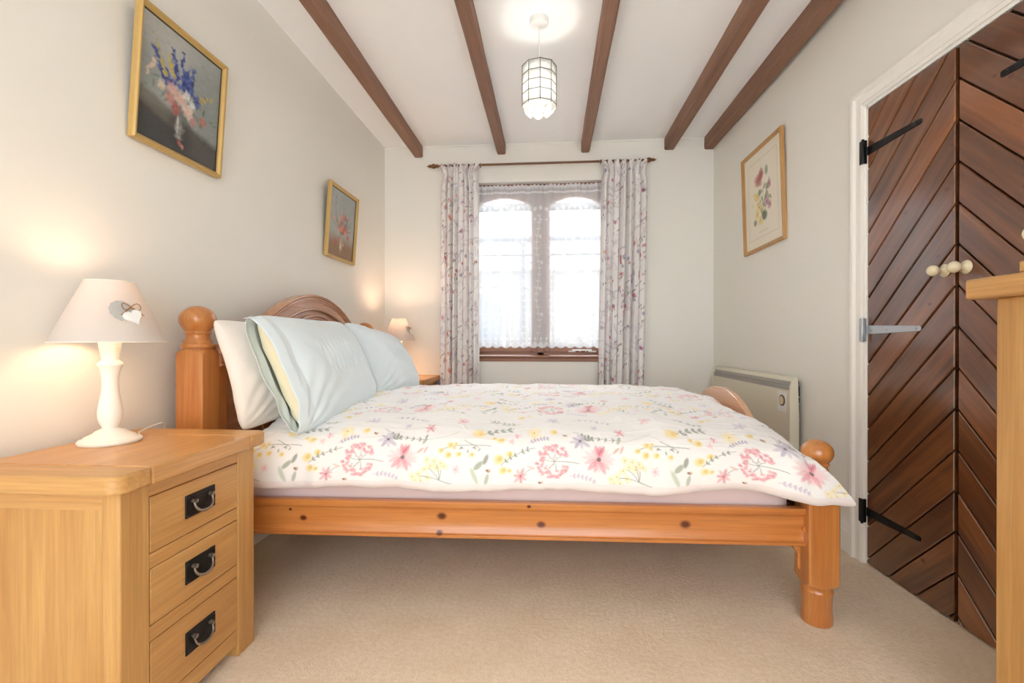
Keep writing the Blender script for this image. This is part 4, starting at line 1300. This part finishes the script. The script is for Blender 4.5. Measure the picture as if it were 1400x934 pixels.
for (kind, loc, rot, W_, H_, fw, fd, lab) in (
        (0, (XL + 0.022, 1.745, 1.945), (math.radians(4.0), 0, PI / 2), .44, .485, .022, .026, 'gold framed still life of blue and pink flowers, high on the left wall'),
        (1, (XL + 0.022, 3.165, 1.788), (math.radians(4.0), 0, PI / 2), .44, .485, .022, .026, 'gold framed picture of red flowers on the left wall near the corner'),
        (2, tuple(RWp(0.006, 0.955, 1.93)), (math.radians(1.2), math.radians(-1.5), -PI / 2 + RA), .545, .675, .024, .024, 'pale wood framed botanical print of poppies on the right wall')):
    e = empty('framed_picture', loc, rot, lab, 'picture')
    mt_ = M['gold'] if kind < 2 else M['frame_oak']
    frame(e, W_, H_, fw, fd, mt_)
    cv, w, h = painting(kind)
    picture_sheet(e, cv, w, h, -0.008)
    if kind < 2:
        sp = MB()
        for (x0, x1, z0, z1) in ((-w / 2, w / 2, h / 2 - .006, h / 2), (-w / 2, w / 2, -h / 2, -h / 2 + .003), (-w / 2, -w / 2 + .004, -h / 2, h / 2), (w / 2 - .004, w / 2, -h / 2, h / 2)):
            sp.box(x0, x1, -.012, -.007, z0, z1)
        sp.build('slip', M['gold_dark'], e)
    MB().box(-W_ / 2 + .003, W_ / 2 - .003, -.006, .0, -H_ / 2 + .003, H_ / 2 - .003).build('backing', M['oak_dark'], e)

# ------------------------------------------------------------------ curtains, pole and lace
PZ = 2.490; PY = YB - 0.085
pole = empty('curtain_pole', (-0.09, PY, PZ), (0, 0, 0), 'dark wooden curtain pole with turned finials above the window', 'curtain pole')
PL0, PL1 = -0.905, 0.905
MB().tube([(PL0 + .03, 0, 0), (PL1 - .03, 0, 0)], 0.0095, 14).build('rod', M['dark_wood'], pole, smooth=60)
for sg, xe in ((-1, PL0), (1, PL1)):
    pr = [(.009, -.04), (.016, -.036), (.016, -.028), (.011, -.022), (.019, -.010), (.021, .004), (.014, .018), (.010, .022), (.014, .030), (.014, .036), (.006, .046), (.005, .056), (0, .062)]
    MB().lathe(pr, 0, 0, 20, Matrix.Translation((xe, 0, 0)) @ Matrix.Rotation(sg * PI / 2, 4, 'Y')).build('finial', M['dark_wood'], pole, smooth=45)
for xb_ in (-0.82, 0.82):
    b = MB(); b.tube([(xb_, 0.0, -.006), (xb_, .05, -.012), (xb_, PY * 0 + 0.084, -.012)], .008, 10); b.box(xb_ - .015, xb_ + .015, .076, .085, -.04, .02)
    b.build('bracket', M['dark_wood'], pole, smooth=40)
for x0, x1 in ((-0.81, -0.50), (0.51, 0.83)):
    for k in range(7):
        x = x0 + (x1 - x0) * k / 6
        t = MB(); t.tube([(x, 0.016 * math.cos(2 * PI * j / 20), .016 * math.sin(2 * PI * j / 20) - .004) for j in range(20)], .0032, 8, closed=True)
        t.build('curtain_ring', M['dark_wood'], pole, smooth=60)

CC = curtain_canvas()


def curtain(xt0, xt1, xb0, xb1, z0, z1, seed, label, fabw=1.05):
    nx, nz = 330, 430
    U, T = np.meshgrid(np.linspace(0, 1, nx), np.linspace(0, 1, nz))   # T: 0 bottom, 1 top
    Z = z0 + (z1 - z0) * T
    hdr = np.clip((Z - (z1 - 0.085)) / 0.06, 0, 1)
    neck = np.exp(-((Z - (z1 - 0.10)) / 0.05) ** 2)
    fl = np.clip((Z - (z1 - .03)) / .03, 0, 1)
    xa = xb0 + (xt0 - xb0) * T ** 0.7 - 0.020 * fl + 0.018 * neck; xb = xb1 + (xt1 - xb1) * T ** 0.7 + 0.020 * fl - 0.018 * neck
    rs = np.random.RandomState(seed)
    ph = rs.uniform(0, 6, 6)
    wob = 0.35 * np.sin(U * 5 + ph[0]) + 0.25 * np.sin(U * 9 + ph[1] + Z * 0.8)
    n = 7.5
    a = 2 * PI * n * U + wob * 1.6 + 0.25 * np.sin(Z * 2.2 + ph[2])
    deep = 0.036 * (1 - 0.55 * hdr)
    Y = deep * np.sin(a) + 0.010 * np.sin(2.3 * a + ph[3] + Z) * (1 - hdr * .5)
    tight = np.clip((Z - (z1 - 0.22)) / 0.14, 0, 1)
    Y = Y + 0.007 * tight * np.sin(2 * PI * 21 * U + 0.6 * np.sin(Z * 40))
    X = xa + (xb - xa) * U + 0.010 * np.cos(a) * (1 - .5 * hdr)
    Z = Z + np.where(T > .97, 0.008 * np.sin(2 * PI * 14 * U) * (T - .97) / .03, 0)
    G = np.stack([X, Y, Z], -1)
    C = CC.sample(U * fabw + seed * .17, Z * 1.0 + seed * .11)
    side = ((U < .012) | (U > .988))[..., None]
    C = np.where(side, L3(240, 236, 232), C)
    o = grid('curtain', G, M['printed_curtain'], None, C)
    o.location = (0, YB - 0.095, 0)
    tag(o, label, 'curtain', 'floral curtains')
    return o


curtain(-0.935, -0.590, -0.955, -0.590, 0.28, PZ + 0.005, 1, 'floral gathered curtain on the left side of the window')
curtain(0.415, 0.815, 0.375, 0.770, 0.28, PZ + 0.005, 4, 'floral gathered curtain on the right side of the window')


def lace():
    w, h = WX1 - WX0 - 0.01, 1.40
    nx, nz = 420, 500
    x = np.linspace(0, w * 1.12, nx); z = np.linspace(0, h, nz)
    X, Z = np.meshgrid(x, z)
    c = Canvas(w * 1.12, h, 0.0030, np.array([.60] * 3), wrap=False)
    rg = random.Random(9); W_ = w * 1.12
    o1 = np.array([.92] * 3)
    for k in range(11):   # vertical vines with leaves
        x0 = (k + .5) * W_ / 11
        p = [(x0 + .014 * math.sin(zz * 14 + k), zz) for zz in np.linspace(0.05, 1.15, 40)]
        c.line(p, .004, o1, .8)
        for j in range(2, 39, 2):
            for sd in (-1, 1): c.petal(p[j][0], p[j][1], PI / 2 + sd * .9, .028, .010, o1, .75)
            if j % 8 == 0: star(c, p[j][0] + .03, p[j][1], .018, 6, o1, o1, 0, .8, .7)
    for k in range(26):   # bands of flowers near the top
        x0 = (k + .5) * W_ / 26
        star(c, x0, 1.19 + .012 * (k % 2), .022, 6, o1, o1, k, .9, .7); star(c, x0, 1.10, .014, 6, o1, o1, k, .9, .7)
        c.petal(x0, .05, PI / 2, .03, .02, o1, .9); c.ell(x0, .02, .02, .02, 0, o1, .95)
    c.line([(0, 1.335), (W_, 1.335)], .014, o1, .95); c.line([(0, 1.385), (W_, 1.385)], .03, o1, .75)
    c.line([(0, .012), (W_, .012)], .014, o1, .95)
    D = c.sample(X, Z)
    Zs = Z + 0.0
    sc = np.abs(np.sin(X / W_ * PI * 16)) * 0.016 * np.clip(1 - Z / 0.03, 0, 1)
    Zs = Zs - sc
    tp = 0.006 * np.sin(X * 160) * np.clip((Z - h + .02) / .02, 0, 1)
    Y = 0.010 * np.sin(X * 34 + 1.2 * np.sin(X * 9)) + 0.005 * np.sin(X * 71 + 2) + .004 * np.sin(X * 190) * np.clip((Z - h + .12) / .06, 0, 1)
    G = np.stack([X / 1.12, Y, Zs + tp], -1)
    o = grid('lace_curtain', G, M['lace'], None, D)
    o.location = (WX0 + 0.005, YB + 0.025, 0.945)
    tag(o, 'white patterned lace net curtain hanging across the window panes', 'net curtain')


lace()

# ------------------------------------------------------------------ pendant light
pd = empty('pendant_light', (-0.058, 2.52, 0), (0, 0, 0), 'white pendant light with a drum shade of shell panels hanging from the ceiling', 'pendant light')
MB().lathe([(.050, ZC), (.050, ZC - .020), (.046, ZC - .030), (.020, ZC - .036), (.008, ZC - .040), (0, ZC - .040)], 0, 0, 32).build('ceiling_rose', M['white_plastic'], pd, smooth=40)
MB().tube([(0, 0, ZC - .035), (0, 0, 2.44)], .003, 8).build('cord', M['white_plastic'], pd)
MB().lathe([(.0, 2.44), (.014, 2.44), (.016, 2.40), (.019, 2.385), (.019, 2.36), (0, 2.36)][::-1], 0, 0, 20).build('lamp_holder', M['white_plastic'], pd, smooth=40)
MB().lathe([(0, 2.265), (.018, 2.272), (.029, 2.295), (.029, 2.315), (.018, 2.345), (.013, 2.365), (0, 2.366)], 0, 0, 24).build('bulb', M['bulb_white'], pd, smooth=60)
NS = 9; RS_ = 0.090; ang0 = math.radians(-90 + 5)
zr = [2.235, 2.290, 2.340, 2.390, 2.440]
def vtx(k, R, z): a = ang0 + 2 * PI * k / NS; return (R * math.cos(a), R * math.sin(a), z)
for k in range(NS):
    pnl = MB()
    for i in range(4):
        a, b_ = vtx(k, RS_, zr[i]), vtx(k + 1, RS_, zr[i]); c_, d_ = vtx(k + 1, RS_, zr[i + 1]), vtx(k, RS_, zr[i + 1])
        pnl.add([a, b_, c_, d_], [(0, 1, 2, 3)])
    # scalloped petal below, curving in
    A, B_ = Vector(vtx(k, RS_, zr[0])), Vector(vtx(k + 1, RS_, zr[0])); m = 8; vs = []; fs = []
    for j in range(m + 1):
        t = j / m; s_ = math.sin(PI * t)
        p = A.lerp(B_, t); q_ = Vector((p.x, p.y, 0)) * (1 - .16 * s_ - .02)
        vs.append(tuple(p)); vs.append((q_.x, q_.y, zr[0] - .012 - .026 * s_))
    for j in range(m): fs.append((2 * j, 2 * j + 2, 2 * j + 3, 2 * j + 1))
    pnl.add(vs, fs)
    o = pnl.build('shell_panel', M['capiz'], pd, smooth=10, rn=False)
    sd = o.modifiers.new('t', 'SOLIDIFY'); sd.thickness = .001
wr_ = MB()
for z in zr:
    wr_.tube([vtx(k, RS_ + .0018, z) for k in range(NS)], .0016, 6, closed=True)
for k in range(NS): wr_.tube([vtx(k, RS_ + .001, zr[0] - .01), vtx(k, RS_ + .001, zr[-1])], .0017, 6)
for k in (0, 3, 6): wr_.tube([vtx(k, RS_, zr[-1] - .01), (0, 0, zr[-1] - .03)], .0012, 5)
wr_.build('wire_frame', plain('dull_brass_wire', lin(84, 80, 72), 0.5), pd)
li = bpy.data.lights.new('pendant_glow', 'POINT'); li.energy = PENDANT_W; li.color = (1, .97, .92); li.shadow_soft_size = 0.03
lo = bpy.data.objects.new('pendant_light_source', li); COL.objects.link(lo); lo.parent = pd; lo.location = (0, 0, 2.30)

# ------------------------------------------------------------------ wall heater
ht = empty('panel_heater', RWp(0, 0.50, 0.36), (0, 0, RA), 'cream wall-mounted electric panel heater with timer dial behind the bed', 'heater')
HL, HH = 1.17, 0.43
bodyp = [(-.020, 0), (-.068, 0.004), (-.070, .02), (-.070, HH - .09), (-.064, HH - .05), (-.052, HH - .008), (-.044, HH), (-.020, HH)]
MB().prism(bodyp, 'y', 0.014, HL - .014).build('casing', M['cream_plastic'], ht, bevel=.002)
endp = [(-.022, -.004), (-.071, 0), (-.074, .02), (-.074, HH - .09), (-.068, HH - .045), (-.054, HH - .002), (-.046, HH + .004), (-.03, HH + .004), (-.026, HH * .8), (-.022, HH * .5)]
for y0 in (0, HL - .016): MB().prism(endp, 'y', y0, y0 + .016).build('end_cap', M['cream_plastic'], ht, bevel=.003)
gr = MB()
g0, g1 = Vector((-.0655, 0, HH - .072)), Vector((-.0545, 0, HH - .022))
gr.add([(g0.x - .003, .022, g0.z), (g0.x - .003, HL - .022, g0.z), (g1.x - .003, HL - .022, g1.z), (g1.x - .003, .022, g1.z)], [(0, 1, 2, 3)])
for k in range(90):
    y = .028 + (HL - .056) * k / 89
    gr.box(-.068, -.062, y - .0015, y + .0015, g0.z + .002, g1.z - .018)
gr.build('grille', M['grey_grille'], ht)
MB().box(-.0725, -.0695, .045, .135, HH - .20, HH - .085).build('control_panel', M['white_plastic'], ht, bevel=.001)
dl = MB().lathe([(.032, 0), (.032, .003), (.026, .0035), (.026, .004), (0, .004)], 0, 0, 32, Matrix.Translation((-.0725, .086, HH - .135)) @ Matrix.Rotation(-PI / 2, 4, 'Y')).build('timer_dial', plain('dial_rim', lin(96, 84, 60), .4), ht)
MB().lathe([(.024, 0), (.024, .002), (.003, .002), (.003, .006), (0, .006)], 0, 0, 32, Matrix.Translation((-.0763, .086, HH - .135)) @ Matrix.Rotation(-PI / 2, 4, 'Y')).build('dial_face', plain('dial_face', lin(226, 206, 170), .4), dl)
mb = MB(); mb.box(-.022, 0, .04, .07, .05, HH - .05); mb.box(-.022, 0, HL - .07, HL - .04, .05, HH - .05); mb.box(-.02, -.015, .02, HL - .02, .02, HH - .02)
mb.build('mounting_bracket', M['black_iron'], ht)
for z in (HH - .11, HH - .15, HH - .235): cl = MB().lathe([(0, -.004), (.006, 0), (.006, .006), (0, .007)], 0, 0, 10, Matrix.Translation((-.024, .008, z))); cl.build('fixing_screw', M['steel'], ht)


# ------------------------------------------------------------------ cupboard doors (boards laid in a chevron)
def clip(poly, a, b, c):
    """keep a*x+b*y<=c"""
    out = []
    for i, p in enumerate(poly):
        q = poly[(i + 1) % len(poly)]
        dp, dq = a * p[0] + b * p[1] - c, a * q[0] + b * q[1] - c
        if dp <= 0: out.append(p)
        if dp * dq < 0:
            t = dp / (dp - dq); out.append((p[0] + (q[0] - p[0]) * t, p[1] + (q[1] - p[1]) * t))
    return out


def door(name, t0, t1, rising, mat, hinge_t):
    """leaf between t0<t1 (wall coordinate); rising: board joints climb towards -t"""
    root = empty(name, JW, (0, 0, RA), kind='structure')
    z0, z1 = 0.006, DH - 0.016
    per = 0.1447; vs = []; fs = []; seeds = []
    tg = -0.463                                    # where joints of both leaves meet
    zmeet = 1.776
    rg = random.Random(7 if rising else 8)
    s = -1 if rising else 1                        # joint: z = zmeet + k*per + s*(t-tg)
    r2 = math.sqrt(2); gap = 0.003; ch = 0.003
    all_v, all_f, col = [], [], []
    for k in range(-22, 14):
        lo = zmeet + k * per; hi = lo + per
        def piece(ins):
            p = [(t0 + ins, z0 + ins), (t1 - ins, z0 + ins), (t1 - ins, z1 - ins), (t0 + ins, z1 - ins)]
            # z - s*(t-tg) >= lo+gap*r2 ; <= hi-gap*r2
            p = clip(p, s, -1, s * tg - lo - (gap + ins) * r2) if len(p) > 2 else []
            p = clip(p, -s, 1, -s * tg + hi - (gap + ins) * r2) if len(p) > 2 else []
            return p
        A = piece(0.0); B = piece(ch)
        if len(A) < 3 or len(B) < 3: continue
        c_ = rg.random()
        n0 = len(all_v)
        if len(A) != len(B):
            B = A
        n = len(A)
        all_v += [(0.012, p[0], p[1]) for p in A] + [(-0.003 + (0.003 if B is not A else 0), p[0], p[1]) for p in A] + [(-0.003, p[0], p[1]) for p in B]
        fs_ = [tuple(range(2 * n, 3 * n))]
        for i in range(n):
            j = (i + 1) % n
            fs_.append((i, j, n + j, n + i)); fs_.append((n + i, n + j, 2 * n + j, 2 * n + i))
        all_f += [tuple(i + n0 for i in f_) for f_ in fs_]
        col += [c_] * (3 * n)
    a = MB(); a.v, a.f = all_v, all_f
    o = a.build('door_boards', mat, root, smooth=20)
    ca = o.data.color_attributes.new('board', 'FLOAT_COLOR', 'POINT')
    arr = np.ones((len(col), 4), np.float32); arr[:, :3] = np.array(col)[:, None]
    ca.data.foreach_set('color', arr.reshape(-1))
    MB().box(0.010, 0.035, t0, t1, z0, z1).build('backing', M['door_core'], root)
    return root


M['door_core'] = plain('dark_joint', lin(46, 20, 10), 0.8)
TG = -0.463
d1 = door('door_1', TG + 0.008, -0.013, True, M['door_l'], 0)
d2 = door('door_2', -DW + 0.013, TG - 0.008, False, M['door_r'], -DW)


def hinge(root, t, z, sg, mat, L=0.30):
    """T hinge: upright plate on the frame at t, tapering strap running sg along the wall"""
    h = MB(); x = -0.003
    poly = [(t, z - .020), (t, z + .020), (t + sg * L * .97, z + .0105), (t + sg * L, z + .007), (t + sg * L, z - .007), (t + sg * L * .97, z - .0105)]
    h.prism(poly, 'x', x - .003, x)
    for u in (.10, .40, .92): h.lathe([(0, 0), (.005, 0), (.004, .0025), (0, .003)], 0, 0, 10, Matrix.Translation((x - .003, t + sg * L * u, z)) @ Matrix.Rotation(-PI / 2, 4, 'Y'))
    h.box(-.020, .0, t - sg * .006, t - sg * .030, z - .052, z + .052)
    h.tube([(-.022, t - sg * .004, z - .054), (-.022, t - sg * .004, z + .054)], .006, 10)
    h.build('strap_hinge', mat, root, bevel=.0008, smooth=40)


for z, mt_ in ((1.84, M['black_iron']), (1.045, M['steel']), (0.235, M['black_iron'])):
    hinge(d1, -0.013, z, -1, mt_)
for z in (1.84, 1.045, 0.235):
    hinge(d2, -DW + 0.013, z, 1, M['black_iron'])


def knob(root, t, z):
    pr = [(.0, 0), (.022, 0), (.024, .003), (.022, .007), (.013, .012), (.0095, .018), (.0095, .024), (.014, .029)]
    for k in range(1, 12):
        a = -0.75 + (PI / 2 + .75) * k / 11
        pr.append((max(.0205 * math.cos(a), 0), .043 + .0185 * math.sin(a)))
    MB().lathe(pr, 0, 0, 28, Matrix.Translation((-.003, t, z)) @ Matrix.Rotation(-PI / 2, 4, 'Y')).build('door_knob', M['cream_knob'], root, smooth=50)


knob(d1, -0.418, 1.250); knob(d2, -0.505, 1.250)

# ------------------------------------------------------------------ oak chest of drawers, right foreground
CX0, CY1 = 1.0, 1.235
ch = empty('chest_of_drawers', (CX0, 0.28, 0), (0, 0, 0), 'tall oak chest at the right edge of the frame, in front of the cupboard doors', 'chest of drawers')
CL = CY1 - 0.28; CD = 0.395; CH = 1.145
tp = MB().box(0, CD, 0, CL, CH - 0.048, CH).build('top', M['oak_y'], ch, bevel=.006, seg=3)
for (x0, y0) in ((.028, .05), (.028, CL - .05 - .07), (CD - .06, .05), (CD - .06, CL - .12)):
    MB().box(x0, x0 + .05, y0, y0 + .07, 0, CH - .048).build('leg', M['oak_z'], ch, bevel=.004)
for y0 in (.055, CL - .073): MB().box(.078, CD - .06, y0, y0 + .018, .07, CH - .048).build('side_panel', M['oak_z'], ch)
MB().box(CD - .03, CD - .015, .12, CL - .12, .07, CH - .048).build('back_panel', M['oak_z'], ch)
zz = [.08, .31, .54, .76, .95, CH - .047]
for i in range(5):
    MB().box(.030, .055, .12, CL - .12, zz[i] - .028, zz[i]).build('front_rail', M['oak_y'], ch)
    d = MB().box(.029, .056, .1225, CL - .1225, zz[i] + .002, zz[i + 1] - .03).build('drawer', M['oak_y'], ch, bevel=.002)
    hx = MB()
    for yy in (.30, CL - .30):
        hx.box(.026, .030, yy - .046, yy + .046, (zz[i] + zz[i + 1]) / 2 - .04, (zz[i] + zz[i + 1]) / 2 + .014)
        hx.tube([(.022 - .008 * math.sin(PI * k / 12), yy - .028 * math.cos(PI * k / 12), (zz[i] + zz[i + 1]) / 2 - .006 - .024 * math.sin(PI * k / 12)) for k in range(13)], .0035, 8)
    hx.build('bail_handle', M['black_iron'], d)
MB().box(.030, .055, .12, CL - .12, CH - .075, CH - .048).build('front_rail', M['oak_y'], ch)

# small swing mirror standing on the chest (only one cream knob reaches the frame)
mi = empty('swing_mirror', (1.052, 0.98, CH), (0, 0, math.radians(-90)), 'small swing mirror on the chest, only its cream knob showing at the right edge', 'mirror')
MB().box(-.13, .13, -.045, .045, 0, .025).build('base', M['oak_y'], mi, bevel=.004)
for sx in (-1, 1):
    MB().box(sx * .115 - .010, sx * .115 + .010, -.010, .010, .02, .26).build('post', M['oak_z'], mi, bevel=.003)
    MB().lathe([(.006, 0), (.008, .008), (.014, .014), (.018, .022), (.016, .030), (0, .034)], 0, 0, 18, Matrix.Translation((sx * .125, 0, .088)) @ Matrix.Rotation(sx * PI / 2, 4, 'Y')).build('knob', M['cream_knob'], mi, smooth=50)
MB().box(-.098, .098, -.009, .009, .045, .32).build('mirror_frame', M['oak_z'], mi, bevel=.004)
MB().box(-.085, .085, -.0105, -.008, .058, .307).build('mirror_glass', plain('mirror_glass', (.9, .9, .9, 1), .03, metal=1), mi)
